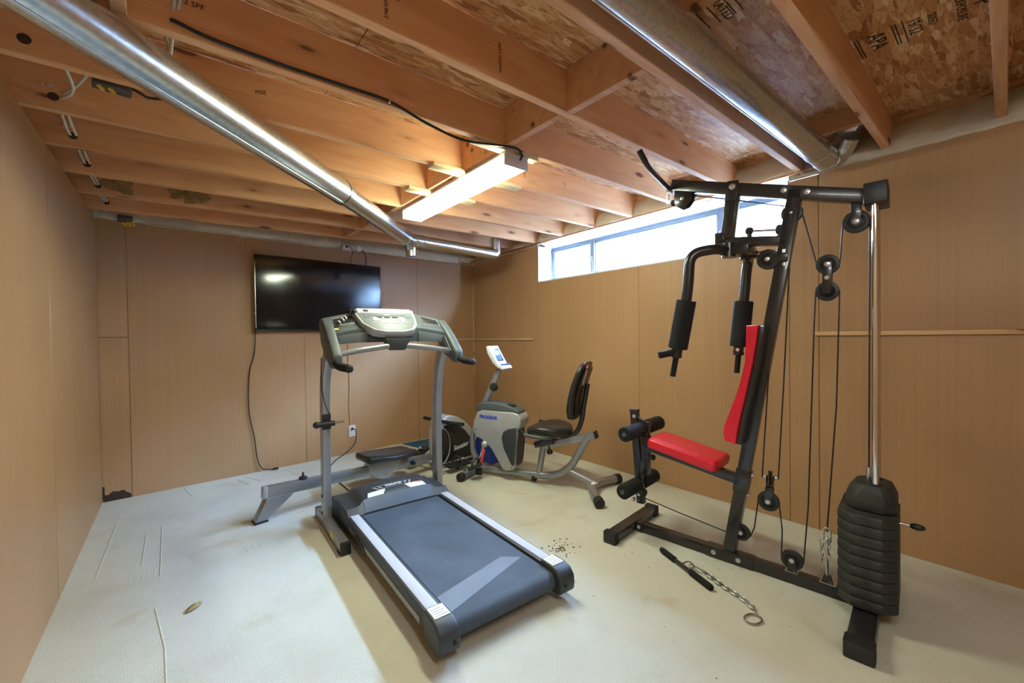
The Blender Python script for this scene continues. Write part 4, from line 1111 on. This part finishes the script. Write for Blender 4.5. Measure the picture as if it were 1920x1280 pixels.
mb.loft([[bc(y, tt, h) for tt, h in sec] for y in (-.085, -.08, .08, .085)]); bcon = mb.build('console', 'white_plastic', BK, .004)
mb = MB(); mb.prism([bc(-.055, -.08, .0175), bc(.055, -.08, .0175), bc(.055, .045, .0175), bc(-.055, .045, .0175)], cnr * .002); mb.build('control_panel', 'lcd_blue', bcon, .001)
mb = MB(); mb.prism([bc(-.036, -.062, .0197), bc(.036, -.062, .0197), bc(.036, -.012, .0197), bc(-.036, -.012, .0197)], cnr * .0012); mb.build('display', 'lcd', bcon)
for j, tt in enumerate((.008, .027)):
    for i in range(3): MB().lathe([(.008, 0), (.008, .002)], bc(-.026 + .026 * i, tt, .0197), cnr, 12).build('button', 'aluminium', bcon)
mb = MB(); mb.prism([bc(-.06, .078, .020), bc(.088, .078, .020), bc(.088, .088, .045), bc(-.06, .088, .045)], cx * .01); mb.build('device_ledge', 'print_blue', bcon, .002)
# seat with side handles
sp = [(-.20, .0), (-.185, .55), (-.12, .95), (0, 1.0), (.12, .95), (.185, .55), (.20, 0)]
def seat_ring(z, k, dx=0):
    ring = []
    for i in range(28):
        a = 2 * pi * i / 28; c, s_ = cos(a), sin(a)
        x = .185 * abs(c) ** .75 * (1 if c > 0 else -1); y = .20 * abs(s_) ** .8 * (1 if s_ > 0 else -1)
        y *= (1.0 if x < 0 else 1 - .25 * x / .185)
        ring.append((.735 + dx + x * k, y * k, z + .10 * (x * k) * .35 + .03 * (abs(y * k) / .2) ** 2))
    return ring
mb = MB(); mb.loft([seat_ring(.425, .80), seat_ring(.432, .95), seat_ring(.462, 1.0), seat_ring(.488, .95), seat_ring(.497, .75), seat_ring(.492, .35)]); mb.build('seat', 'black_vinyl', BK, smooth=70)
br = MB().box(.66, .78, -.06, .06, .355, .432).build('seat_bracket', 'black_paint', BK, .006)
MB().beam((.60, 0, .328), (.76, 0, .376), .08, .05).build('rail_sleeve', 'black_paint', BK, .006)
MB().lathe([(.008, 0), (.008, .03), (.022, .035), (.026, .06), (.015, .07)], (.73, -.02, .335), (.15, -.15, -1), 16).build('adjust_knob', 'black_plastic', br)
for s in (-1, 1):
    MB().tube(fillet([(.55, s * .20, .478), (.62, s * .235, .455), (.78, s * .215, .44), (.80, s * .05, .43)], .06), .0145, 12).build('side_handle', 'silver_paint' if s > 0 else 'grey_plastic', BK)
    MB().tube([(.545, s * .198, .479), (.60, s * .227, .463)], .018, 12).build('handle_grip', 'black_foam', BK)
# backrest and its curved support
rings = []
for z, x, w, tk in ((.575, .945, .07, .045), (.59, .945, .11, .06), (.66, .950, .145, .068), (.75, .965, .155, .066), (.85, .99, .155, .062), (.95, 1.025, .145, .058), (1.01, 1.05, .12, .052), (1.035, 1.062, .08, .040)):
    ring = []
    for i in range(24):
        a = 2 * pi * i / 24; c, s_ = cos(a), sin(a)
        dx = (abs(c) ** .6) * (1 if c > 0 else -1) * tk / 2; dy = (abs(s_) ** .55) * (1 if s_ > 0 else -1) * w
        ring.append((x + dx + .10 * (dy ** 2) * -1.0, dy, z))
    rings.append(ring)
mb = MB(); mb.loft(rings); bk = mb.build('backrest', 'black_vinyl', BK, smooth=70)
mb = MB(); mb.loft([[(x + .034 + .0, -w, z), (x + .044, -w * .8, z), (x + .044, w * .8, z), (x + .034, w, z)] for z, x, w in ((.61, .950, .10), (.75, .963, .125), (.88, .997, .125), (.99, 1.04, .10))]); mb.build('back_shell', 'black_plastic', bk, .004)
MB().tube(catmull([(.77, 0, .43), (.86, 0, .425), (.955, 0, .46), (1.005, 0, .56), (1.03, 0, .70), (1.06, 0, .86)], 8), .020, 14).build('back_support', 'black_paint', BK)
MB().obox((1.062, -.065, .93), (.0, .02, .0), (.022, 0, .075), (.003, 0, 0)).build('care_label', 'ear_foam_label', bk)
MB().obox((1.076, -.04, 1.0), (.0, .035, .0), (.006, 0, .018), (.003, 0, 0)).build('warning_label', 'red_strap', bk)
for z, x in ((.70, 1.0), (.80, 1.015)): MB().lathe([(.012, 0), (.012, .006)], (x, -.06, z), (1, 0, -.2), 12).build('bolt', 'chrome', bk)

# ================================================================== MULTI-GYM  (local x: seat end -> weight stack, -y towards the viewer)
GY = thing('home_gym', (2.27, 1.59, 0), atan2(-1, .115), 'tall black home gym with red pads, pulleys and a weight stack', 'home gym')
def rib_cap(parent, x0, x1, y0, y1, z1, s):
    e = MB().box(x0 - .003, x1 + .003, min(y0, y1), max(y0, y1), 0, z1 + .003).build('end_cap', 'black_plastic', parent, .005)
    for k in range(4):
        y = y0 + (y1 - y0) * (.15 + .2 * k); MB().box(x0 - .005, x1 + .005, y - .004, y + .004, 0.001, z1 + .0055).build('rib', 'black_rubber', e)
ff = MB().box(-.035, .035, -.245, .245, .004, .062).build('front_foot', 'black_paint', GY, .004)
rib_cap(ff, -.035, .035, -.29, -.235, .062, -1); rib_cap(ff, -.035, .035, .29, .235, .062, 1)
MB().box(.035, 1.115, -.026, .026, .008, .058).build('base_beam', 'black_paint', GY, .003)
rf_ = MB().box(1.115, 1.20, -.37, .30, .004, .060).build('rear_foot', 'black_paint', GY, .004)
rib_cap(rf_, 1.115, 1.20, -.43, -.355, .060, -1); rib_cap(rf_, 1.115, 1.20, .35, .285, .060, 1)
def bolt(parent, p, d=(0, -1, 0), r=.013, mat='zinc'):
    return MB().lathe([(r, 0), (r, .004), (r * .55, .005), (r * .55, .011), (r * .3, .012)], p, d, 14).build('bolt', mat, parent)
sl = MB().box(.46, .70, -.031, .031, .004, .062).build('base_sleeve', 'black_paint', GY, .003)
bolt(sl, (.505, -.031, .034)); bolt(sl, (.63, -.031, .034)); MB().box(.045, .075, -.032, .032, .006, .062).build('beam_bracket', 'black_paint', GY, .003); bolt(ff, (.055, -.032, .034))
# leaning main upright and boom
UB, UT = Vector((.578, 0, .05)), Vector((.892, 0, 1.945))
def up_at(z): t = (z - UB.z) / (UT.z - UB.z); return UB.lerp(UT, t)
MB().beam(UB, UT, .052, .060).build('main_upright', 'black_paint', GY, .004)
B0, B1 = Vector((.292, 0, 2.118)), Vector((1.175, 0, 1.838))
bd = (B1 - B0).normalized(); bn = Vector((-bd.z, 0, bd.x))
def boom(s, dz=0.0):
    t = (s - B0.x) / (B1.x - B0.x); return B0.lerp(B1, t) + Vector((0, 0, dz))
bm_ = MB().beam(B0, B1, .052, .062).build('top_boom', 'black_paint', GY, .004)
for s in (.845, .94): bolt(bm_, boom(s) + Vector((0, -.026, .004)))
MB().beam(B0 - bd * .014, B0 + bd * .004, .054, .066).build('boom_cap', 'black_plastic', bm_, .004)
MB().box(1.148, 1.228, -.085, .085, 1.795, 1.885).build('rod_cap', 'black_plastic', GY, .006)
for y in (-.055, .055): MB().cyl((1.185, y, .10), (1.185, y, 1.80), .0125, 20).build('guide_rod', 'chrome', GY)
# weight stack
def octo(s0, s1, w, c, z): return [(s0 + c, -w, z), (s1 - c, -w, z), (s1, -w + c, z), (s1, w - c, z), (s1 - c, w, z), (s0 + c, w, z), (s0, w - c, z), (s0, -w + c, z)]
np_ = 9; z0_, zt_ = .068, .470; ph = (zt_ - z0_) / np_
pm = None
for k in range(np_):
    if pm is None:
        mb = MB(); h = ph - .002
        mb.loft([[(x * 1 + (1.16 - x) * .03, y * .97, 0) for x, y, _ in octo(1.06, 1.26, .165, .048, 0)], octo(1.06, 1.26, .165, .048, .008), octo(1.06, 1.26, .165, .048, h - .008), [(x + (1.16 - x) * .03, y * .97, h) for x, y, _ in octo(1.06, 1.26, .165, .048, 0)]])
        pm = mb.build('weight_plate', 'weight_shell', GY); pm.location = (0, 0, z0_)
        em = MB().lathe([(.017, 0), (.017, .0012), (.013, .002)], (1.155, -.1645, ph / 2), (0, -1, 0), 18).build('emblem', 'weight_shell', pm)
        pl_ = pm
    else:
        pl_ = copy_part(pm, GY, (0, 0, z0_ + k * ph))
        if k in (2, 4, 5, 7, 8): copy_part(em, pl_)
mb = MB(); mb.loft([octo(1.085, 1.255, .105, .04, .472), octo(1.085, 1.255, .105, .04, .53), octo(1.115, 1.235, .09, .035, .578)]); tb = mb.build('top_block', 'weight_shell', GY, .003)
MB().lathe([(.017, 0), (.017, .0012), (.013, .002)], (1.165, -.1055, .505), (0, -1, 0), 18).build('emblem', 'weight_shell', tb)
for y in (-.055, .055): MB().lathe([(.02, 0), (.02, .008)], (1.185, y, .575), (0, 0, 1), 16).build('rod_bush', 'black_rubber', tb)
sp_ = MB().tube([(1.26, .02, .41), (1.30, .02, .41)], .006, 10).build('selector_pin', 'steel', GY)
MB().ellipsoid((1.315, .02, .41), .026, .014, .014).build('pin_knob', 'black_plastic', sp_)
MB().cyl((1.16, 0, .575), (1.16, 0, .64), .010, 12).build('stack_eye', 'steel', tb)

# pulleys
def pulley(x, z, r=.048, y=0.0, w=.018, cap=True, axis=(0, 1, 0), bracket=None):
    prof = [(r * .25, -w / 2), (r * .92, -w / 2), (r, -w / 2 + .002), (r * .86, 0), (r, w / 2 - .002), (r * .92, w / 2), (r * .25, w / 2)]
    p = MB().lathe(prof, (x, y, z), axis, 32).build('pulley', 'black_plastic', GY)
    ax = V3(axis)
    MB().lathe([(r * .72, 0), (r * .72, .001), (r * .5, -.002)], V3((x, y, z)) - ax * (w / 2), -ax, 28).build('pulley_face', 'black_rubber', p)
    if bracket is not None:
        for s in (-1, 1):
            MB().beam(V3((x, y + s * (w / 2 + .004), z)), V3(bracket) + Vector((0, s * (w / 2 + .004), 0)), .003, .036).build('pulley_bracket', 'black_paint', p, .001)
            MB().lathe([(.018, 0), (.018, .003)], V3((x, y + s * (w / 2 + .004), z)), (0, s, 0), 18).build('bracket_end', 'black_paint', p)
    bolt(p, V3((x, y - w / 2 - .007, z)), r=.011)
    return p
pulley(1.118, 1.742, .050, bracket=(1.118, 0, 1.83))
pulley(.874, 1.832, .046)
mb = MB(); fl = None
f1 = pulley(1.016, 1.562, .046, y=-.012); f2 = pulley(1.012, 1.438, .046, y=-.0)
for s in (-1, 1): MB().beam((1.016, s * .022 - .005, 1.575), (1.012, s * .022 - .005, 1.425), .003, .034).build('float_bracket', 'black_paint', f1, .001)
MB().tube([(1.014, -.03, 1.50), (1.014, .02, 1.50)], .010, 10).build('float_spacer', 'steel', f1)
p4 = pulley(.775, 1.617, .050, y=-.02, w=.024)
MB().box(.785, .862, -.036, -.004, 1.598, 1.640).build('pulley_bracket', 'black_paint', p4, .002)
for z in (1.585, 1.65): MB().lathe([(.010, 0), (.010, .016)], (.845, -.02, z - .008), (0, 0, 1), 10).build('bolt', 'zinc', p4)
pulley(.637, .178, .044, bracket=(.607, 0, .215))
fl1 = pulley(.766, .380, .050, bracket=(.772, 0, .455))
pz = MB().lathe([(.010, -.009), (.036, -.009), (.040, -.007), (.034, 0), (.040, .007), (.036, .009), (.010, .009)], (.775, 0, .500), (1, .25, 0), 28).build('pulley', 'black_plastic', GY)
for s in (-1, 1): MB().beam((.775 + s * .015, s * .004, .512), (.772 + s * .012, s * .003, .435), .03, .003).build('pulley_bracket', 'black_paint', pz, .001)
bolt(pz, (.757, -.006, .505), (-1, -.25, 0), .009); bolt(pz, (.793, .006, .505), (1, .25, 0), .009)
p7 = pulley(.868, .113, .048, bracket=(.868, 0, .058))
MB().box(.84, .896, -.024, .024, .057, .061).build('pulley_base', 'steel', p7)
p8 = pulley(.345, 2.028, .034, y=0, w=.03)
for s in (-1, 1):
    mb = MB(); mb.prism([(x, s * .020, z) for x, z in ((.300, 2.088), (.400, 2.062), (.398, 2.01), (.37, 1.978), (.335, 1.972), (.305, 1.992), (.296, 2.03))], (0, s * .004, 0)); mb.build('pulley_cheek', 'black_paint', p8, .002)
bolt(p8, (.345, -.024, 2.028), r=.010)
MB().lathe([(.012, 0), (.018, .004), (.018, .03), (.010, .04)], (.272, 0, 2.020), (1, 0, 0), 16).build('cable_stop', 'black_rubber', p8)

# press arm hanging from the boom, cross tube and butterfly arms
PA0, PA1 = Vector((.615, 0, 2.045)), Vector((.578, 0, 1.745))
pa = MB().beam(PA0, PA1, .052, .060).build('press_arm', 'black_paint', GY, .004)
for s in (-1, 1): MB().beam(Vector((.617, s * .030, 2.055)), Vector((.603, s * .030, 1.95)), .006, .058).build('hinge_plate', 'black_paint', pa, .002)
bolt(pa, (.615, -.034, 2.022), r=.016)
ct = MB().beam((.545, 0, 1.746), (.862, 0, 1.700), .052, .046).build('cross_tube', 'black_paint', GY, .004)
mb = MB(); mb.prism([(.522, -.034, 1.795), (.568, -.034, 1.79), (.572, -.034, 1.745), (.522, -.034, 1.735)], (0, .068, 0)); mb.build('stop_bracket', 'black_paint', ct, .004)
kb = MB().tube([(.690, 0, 1.780), (.820, 0, 1.762)], .006, 10).build('selector_rod', 'steel', ct)
for x, z, r in ((.685, 1.778, .019), (.822, 1.760, .024)):
    MB().lathe([(r * .7, -.016), (r, -.010), (r, .010), (r * .7, .016)], (x, 0, z + .004), (1, 0, -.18), 16).build('selector_knob', 'black_plastic', kb)
    MB().tube([(x, 0, z), (x, 0, z - .03)], .012, 10).build('knob_post', 'black_plastic', kb)
MB().box(.56, .70, -.075, .075, 1.660, 1.715).build('pivot_block', 'black_paint', ct, .008)
MB().cyl((.655, .10, 1.652), (.655, .10, 1.69), .045, 28).build('cam_wheel', 'black_paint', ct)
MB().cyl((.60, -.055, 1.648), (.60, -.055, 1.72), .034, 28).build('cam_wheel', 'black_paint', ct)
bolt(ct, (.585, -.076, 1.690), (-.2, -1, 0), .014)
def fly(path, pad0, pad1, lever, name):
    a = MB().tube(fillet(path, .13, 10), .027, 20).build(name, 'black_paint', GY)
    d = (V3(pad1) - V3(pad0)).normalized()
    MB().tube([V3(pad0), V3(pad0) + d * .004, V3(pad1) - d * .004, V3(pad1)], [.046, .050, .050, .046], 28).build('foam_pad', 'black_foam', a)
    e = V3(pad1); MB().tube([e, e + d * .045], .024, 18).build('arm_tip', 'black_paint', a)
    MB().tube([e + d * .032, e + d * .046], .029, 18).build('collar', 'black_plastic', a)
    MB().tube([e + d * .045, e + d * .155], .015, 14).build('handle_grip', 'black_foam', a)
    if lever: MB().tube([e + d * .018, e + d * .018 + V3(lever)], [.017, .019], 16).build('handle_grip', 'black_foam', a)
    else: bolt(a, e + d * .018 + Vector((0, -.024, 0)), r=.010)
    return a
fly([(.60, -.05, 1.685), (.565, -.13, 1.690), (.455, -.20, 1.672), (.442, -.20, 1.46), (.375, -.20, 1.12)], (.4345, -.20, 1.425), (.385, -.20, 1.168), (-.075, -.06, -.018), 'butterfly_arm')
fly([(.65, .10, 1.672), (.63, .19, 1.662), (.617, .20, 1.60), (.606, .20, 1.46), (.57, .20, 1.12)], (.602, .20, 1.430), (.577, .20, 1.170), None, 'butterfly_arm')

# seat, back pad, leg developer
MB().beam(up_at(.463) - Vector((.03, 0, 0)), (.075, 0, .555), .045, .052).build('seat_beam', 'black_paint', GY, .004)
ubr = MB().beam(up_at(.40), up_at(.52), .060, .070).build('seat_bracket', 'black_paint', GY, .003)
for z, dx in ((.50, .040), (.39, .038)): bolt(ubr, up_at(z) + Vector((dx, -.01, 0)), (1, 0, -.1))
sd = Vector((.395, 0, -.075)).normalized(); sn = Vector((.075, 0, .395)).normalized(); sc_ = Vector((.355, 0, .570))
def rrect(a, b, r, n=5):
    out = []
    for cx_, cy_, a0 in ((a - r, b - r, 0), (-a + r, b - r, pi / 2), (-a + r, -b + r, pi), (a - r, -b + r, 1.5 * pi)):
        for k in range(n + 1): t = a0 + pi / 2 * k / n; out.append((cx_ + r * cos(t), cy_ + r * sin(t)))
    return out
def pad_ring(c, u, v, n, a, b, r, h, k=0.0): return [c + u * x + v * y + n * h for x, y in rrect(a - k, b - k, r)]
yv = Vector((0, 1, 0))
mb = MB(); mb.loft([pad_ring(sc_, sd, yv, sn, .200, .125, .03, -.030, .004), pad_ring(sc_, sd, yv, sn, .200, .125, .03, -.022, 0), pad_ring(sc_, sd, yv, sn, .200, .125, .03, .012, 0), pad_ring(sc_, sd, yv, sn, .200, .125, .03, .024, .008), pad_ring(sc_, sd, yv, sn, .200, .125, .02, .028, .025)])
mb.build('seat_pad', 'red_vinyl', GY, smooth=45)
MB().obox(sc_ - sn * .034, sd * .19, (0, .115, 0), sn * .005).build('seat_board', 'black_paint', GY, .002)
fr_ = [(.699, 1.285), (.697, 1.20), (.691, 1.10), (.675, 1.02), (.651, .935), (.618, .84), (.592, .765), (.586, .72), (.595, .686)]
bk_ = [(.757, 1.285), (.745, 1.20), (.730, 1.10), (.714, 1.02), (.697, .935), (.676, .84), (.662, .765), (.655, .72), (.651, .680)]
rings = []
for yy, kx in ((-.130, .30), (-.126, .10), (-.115, 0), (.115, 0), (.126, .10), (.130, .30)):
    rings.append([(f[0] + (b[0] - f[0]) * kx * .6, yy, f[1] - (.012 * kx if i == 0 else 0) + (.012 * kx if i == 8 else 0)) for i, (f, b) in enumerate(zip(fr_, bk_))] + [(b[0] - (b[0] - f[0]) * kx * .2, yy, b[1]) for f, b in zip(reversed(fr_), reversed(bk_))])
mb = MB(); mb.loft(rings); mb.build('back_pad', 'red_vinyl', GY, smooth=55)
rings = [[(b[0] + .001, -.118, b[1] - .004) for b in bk_] + [(b[0] + .024, -.112, b[1] - .004) for b in reversed(bk_)], [(b[0] + .001, .118, b[1] - .004) for b in bk_] + [(b[0] + .024, .112, b[1] - .004) for b in reversed(bk_)]]
mb = MB(); mb.loft(rings); mb.build('back_board', 'black_vinyl', GY, .004)
for z in (1.18, .82): MB().beam(up_at(z) - Vector((.055, 0, 0)), up_at(z), .04, .05).build('pad_mount', 'black_paint', GY, .003)
ld = MB().beam((.020, 0, .760), (.062, 0, .178), .040, .048).build('leg_developer', 'black_paint', GY, .004)
MB().beam((.0195, 0, .758), (.019, 0, .770), .043, .052).build('lever_cap', 'black_plastic', ld, .003)
bolt(ld, (.028, -.021, .728), r=.012); bolt(ld, (.055, -.021, .235), r=.010)
slv = MB().beam((.098, 0, .615), (.092, 0, .37), .042, .050).build('roller_sleeve', 'black_paint', GY, .003)
MB().beam((.105, 0, .70), (.100, 0, .60), .032, .034).build('height_tube', 'black_paint', slv, .002)
MB().lathe([(.007, 0), (.007, .02), (.016, .022), (.018, .045), (.010, .05)], (.115, -.01, .49), (1, -.35, 0), 16).build('height_knob', 'black_plastic', slv)
MB().prism([(.03, -.010, .735), (.085, -.010, .70), (.085, -.010, .655), (.035, -.010, .66)], (0, .02, 0)).build('hinge_plate', 'black_paint', slv, .002)
for x, z, L in ((.075, .655, .235), (.048, .300, .215)):
    for s in (-1, 1):
        ro = MB().lathe([(.020, 0), (.040, .002), (.044, .008), (.044, L - .038), (.040, L - .032), (.016, L - .031)], (x, s * .026, z), (0, s, 0), 28).build('foam_roller', 'black_foam', GY)
        MB().lathe([(.014, 0), (.014, .006)], (x, s * (.026 + L - .033), z), (0, s, 0), 14).build('roller_plug', 'grey_plastic', ro)
MB().tube([(.075, -.05, .655), (.075, .05, .655)], .012, 10).build('roller_axle', 'steel', GY)
MB().tube([(.048, -.05, .300), (.048, .05, .300)], .012, 10).build('roller_axle', 'steel', GY)
MB().lathe([(.02, -.015), (.026, 0), (.02, .015)], (.075, 0, .25), (0, 1, 0), 16).build('cable_ball', 'black_rubber', ld)
MB().lathe([(.012, 0), (.014, .01), (.010, .02)], (.03, -.03, .205), (-.4, -1, 0), 12).build('lever_bolt', 'zinc', ld)

# steel cables
def wire(pts, n=1):
    MB().tube(pts if n == 1 else catmull(pts, n), .0032, 8).build('cable', 'cable_black', GY)
wire([(.078, 0, .215), (.30, 0, .185), (.600, 0, .150), (.637, 0, .134)])
wire([(.680, 0, .165), (.700, 0, .22), (.719, 0, .37)]); wire([(.814, 0, .372), (.826, 0, .25), (.822, 0, .113)])
wire([(.915, 0, .113), (.935, 0, .40), (.962, 0, 1.30), (.968, 0, 1.438)]); wire([(1.058, 0, 1.438), (1.045, 0, .9), (1.008, 0, .30)])
wire([(.918, 0, 1.815), (.972, 0, 1.57)]); wire([(1.060, 0, 1.57), (1.070, 0, 1.735)]); wire([(1.165, 0, 1.742), (1.160, 0, .62)])
wire([(.372, 0, 2.045), (.60, 0, 1.966), (.850, 0, 1.872)])
wire([(.74, -.01, .500), (.77, -.01, 1.0), (.800, -.01, 1.60)]); wire([(.808, .01, .500), (.835, .005, 1.0), (.862, .005, 1.60)])
wire([(.66, .05, 1.672), (.74, 0, 1.665), (.775, -.02, 1.667)])

# chain fixing on the base beam
def link(L, w, r, mat, parent, o, xd, nd, name='chain_link'):
    xd = V3(xd).normalized(); nd = V3(nd); nd = (nd - xd * nd.dot(xd)).normalized(); yd = nd.cross(xd)
    pts = []
    for k in range(16):
        a = 2 * pi * k / 16; c, s = cos(a), sin(a)
        pts.append(V3(o) + xd * ((L / 2 - w / 2) * (1 if c > 0 else -1) * (abs(c) > .05) + c * w / 2) + yd * s * w / 2)
    return MB().tube(pts, r, 6, closed=True).build(name, mat, parent)
ank = MB().prism([(.985, -.012, .058), (1.035, -.012, .058), (1.024, -.012, .10), (.998, -.012, .10)], (0, .004, 0)).build('chain_anchor', 'black_paint', GY, .002)
MB().box(.98, 1.045, -.022, .022, .057, .061).build('anchor_base', 'steel', ank)
link(.075, .026, .004, 'zinc', GY, (1.010, -.010, .135), (0, .1, 1), (1, 0, 0), 'snap_hook')
z = .185
for k in range(4): link(.034, .021, .0042, 'zinc', GY, (1.008 + .004 * (k % 2), -.008, z), (.1 * (-1) ** k, 0, 1), (1, 0, 0) if k % 2 else (0, 1, 0)); z += .024
for k in range(4): link(.034, .021, .0042, 'zinc', GY, (.992 - .003 * (k % 2), -.016, .245 - .024 * k), (.1, 0, 1), (1, 0, 0) if k % 2 else (0, 1, 0))
link(.07, .030, .004, 'zinc', GY, (1.008, 0, .282), (0, 0, 1), (.3, 1, 0), 'snap_hook')

# lat bar clipped to the front of the boom
GM = Matrix.Translation((2.27, 1.59, 0)) @ Matrix.Rotation(atan2(-1, .115), 4, 'Z')
def gw(p): return GM @ V3(p)
lb = thing('lat_bar', tuple(gw((.26, 0, 2.07))), atan2(-1, .115), 'black angled lat pulldown bar hanging at the front of the gym boom', 'bar')
off_ = Vector((.26, 0, 2.07))
path = [V3(p) - off_ for p in ((.278, -.405, 2.207), (.292, -.335, 2.135), (.264, 0, 2.103), (.262, .335, 2.135), (.268, .405, 2.18))]
MB().tube(fillet(path, .04), .0135, 14).build('bar', 'black_paint', lb)
for a, b in ((0, 1), (4, 3)): MB().tube([path[a], path[a].lerp(path[b], .70)], .0150, 14).build('grip', 'black_rubber', lb)
MB().tube([V3((.264, -.02, 2.103)) - off_, V3((.264, .02, 2.103)) - off_], .018, 14).build('centre_collar', 'steel', lb)
link(.075, .030, .0035, 'zinc', lb, V3((.258, .0, 2.058)) - off_, (.1, 0, 1), (.25, 1, 0), 'snap_hook')

# short bar with chain dropped on the carpet
fb = thing('pull_bar', (0, 0, 0), 0, 'short black pull bar with a silver chain lying on the carpet', 'bar')
q0, q1 = Vector((2.135, 1.306, .0165)), Vector((1.990, .949, .0165)); d = q1 - q0
MB().tube([q0, q1], .0105, 14).build('bar', 'black_paint', fb)
MB().tube([q0 - d * .0, q0 + d * .04, q0 + d * .30], [.0125, .0155, .0155], 16).build('grip', 'black_foam', fb)
MB().tube([q1, q1 - d * .03, q1 - d * .38], [.0125, .0155, .0155], 16).build('grip', 'black_foam', fb)
MB().tube(fillet([q0 + d * .44 + Vector((.005, 0, .004)), q0 + d * .46 + Vector((.05, -.01, .012)), q0 + d * .57 + Vector((.055, -.01, .0)), q0 + d * .58 + Vector((.005, 0, 0))], .02), .004, 8).build('eye', 'steel', fb)
link(.085, .030, .0032, 'zinc', fb, (2.112, 1.085, .010), (-.02, -.1, 0), (.05, 0, 1), 'snap_hook')
cp_ = catmull([(2.108, 1.045, .008), (2.085, .985, .008), (2.062, .93, .008), (2.048, .887, .008), (2.036, .845, .008), (2.018, .80, .008), (1.995, .765, .008), (1.968, .742, .008)], 12)
acc = 0; last = cp_[0]; n_ = 0; prev = cp_[0]
for p in cp_[1:]:
    acc += (p - prev).length
    if acc >= .0225:
        dr_ = (p - last); link(.036, .0215, .0042, 'zinc', fb, tuple((p + last) / 2 + Vector((0, 0, .002 if n_ % 2 else -.001))), tuple(dr_), (.0, 0, 1) if n_ % 2 else tuple(Vector((-dr_.y, dr_.x, .35 * dr_.length)))); last = p; acc = 0; n_ += 1
    prev = p
MB().tube(catmull([(1.960, .742, .006), (1.945, .763, .006), (1.905, .768, .006), (1.884, .745, .006), (1.895, .72, .006), (1.935, .708, .006), (1.958, .722, .006), (1.960, .742, .006)], 4)[:-1], .0046, 8, closed=True).build('snap_hook', 'steel', fb)

# ================================================================== FLOOR BITS
mb = MB(); lf = []
for i in range(9):
    t = i / 8; w = .022 * sin(pi * t) ** .8; lf.append([(t * .075, -w, .004 + .010 * sin(pi * t)), (t * .075, 0, .002 + .004 * sin(pi * t)), (t * .075, w, .004 + .012 * t)])
mb.loft(lf, caps=False, closed=False)
o = mb.build('dry_leaf', 'leaf_dry', None); o.modifiers.new('thick', 'SOLIDIFY').thickness = .001
o.location = (.01, 2.41, .001); o.rotation_euler = (0, 0, .6); tag(o, 'small dry yellow leaf lying alone on the pale carpet', 'leaf')
mb = MB(); rnd = random.Random(11)
for i in range(80):
    a, rr = rnd.uniform(0, 2 * pi), abs(rnd.gauss(0, .055)); x, y = 1.73 + rr * cos(a) * 1.1, 1.71 + rr * sin(a); s = rnd.uniform(.0012, .0036)
    mb.obox((x, y, s * .6), (s, 0, 0), (0, s * rnd.uniform(.5, 1.4), 0), (0, 0, s * .6))
for i in range(60):
    x, y = rnd.uniform(1.4, 2.4), rnd.uniform(.6, 2.2); s = rnd.uniform(.0008, .002); mb.obox((x, y, s * .6), (s, 0, 0), (0, s, 0), (0, 0, s * .6))
tag(mb.build('dirt_crumbs', 'crumbs', None), 'scatter of dark dirt crumbs on the carpet between treadmill and gym', 'dirt', kind='stuff')

bpy.context.view_layer.update()
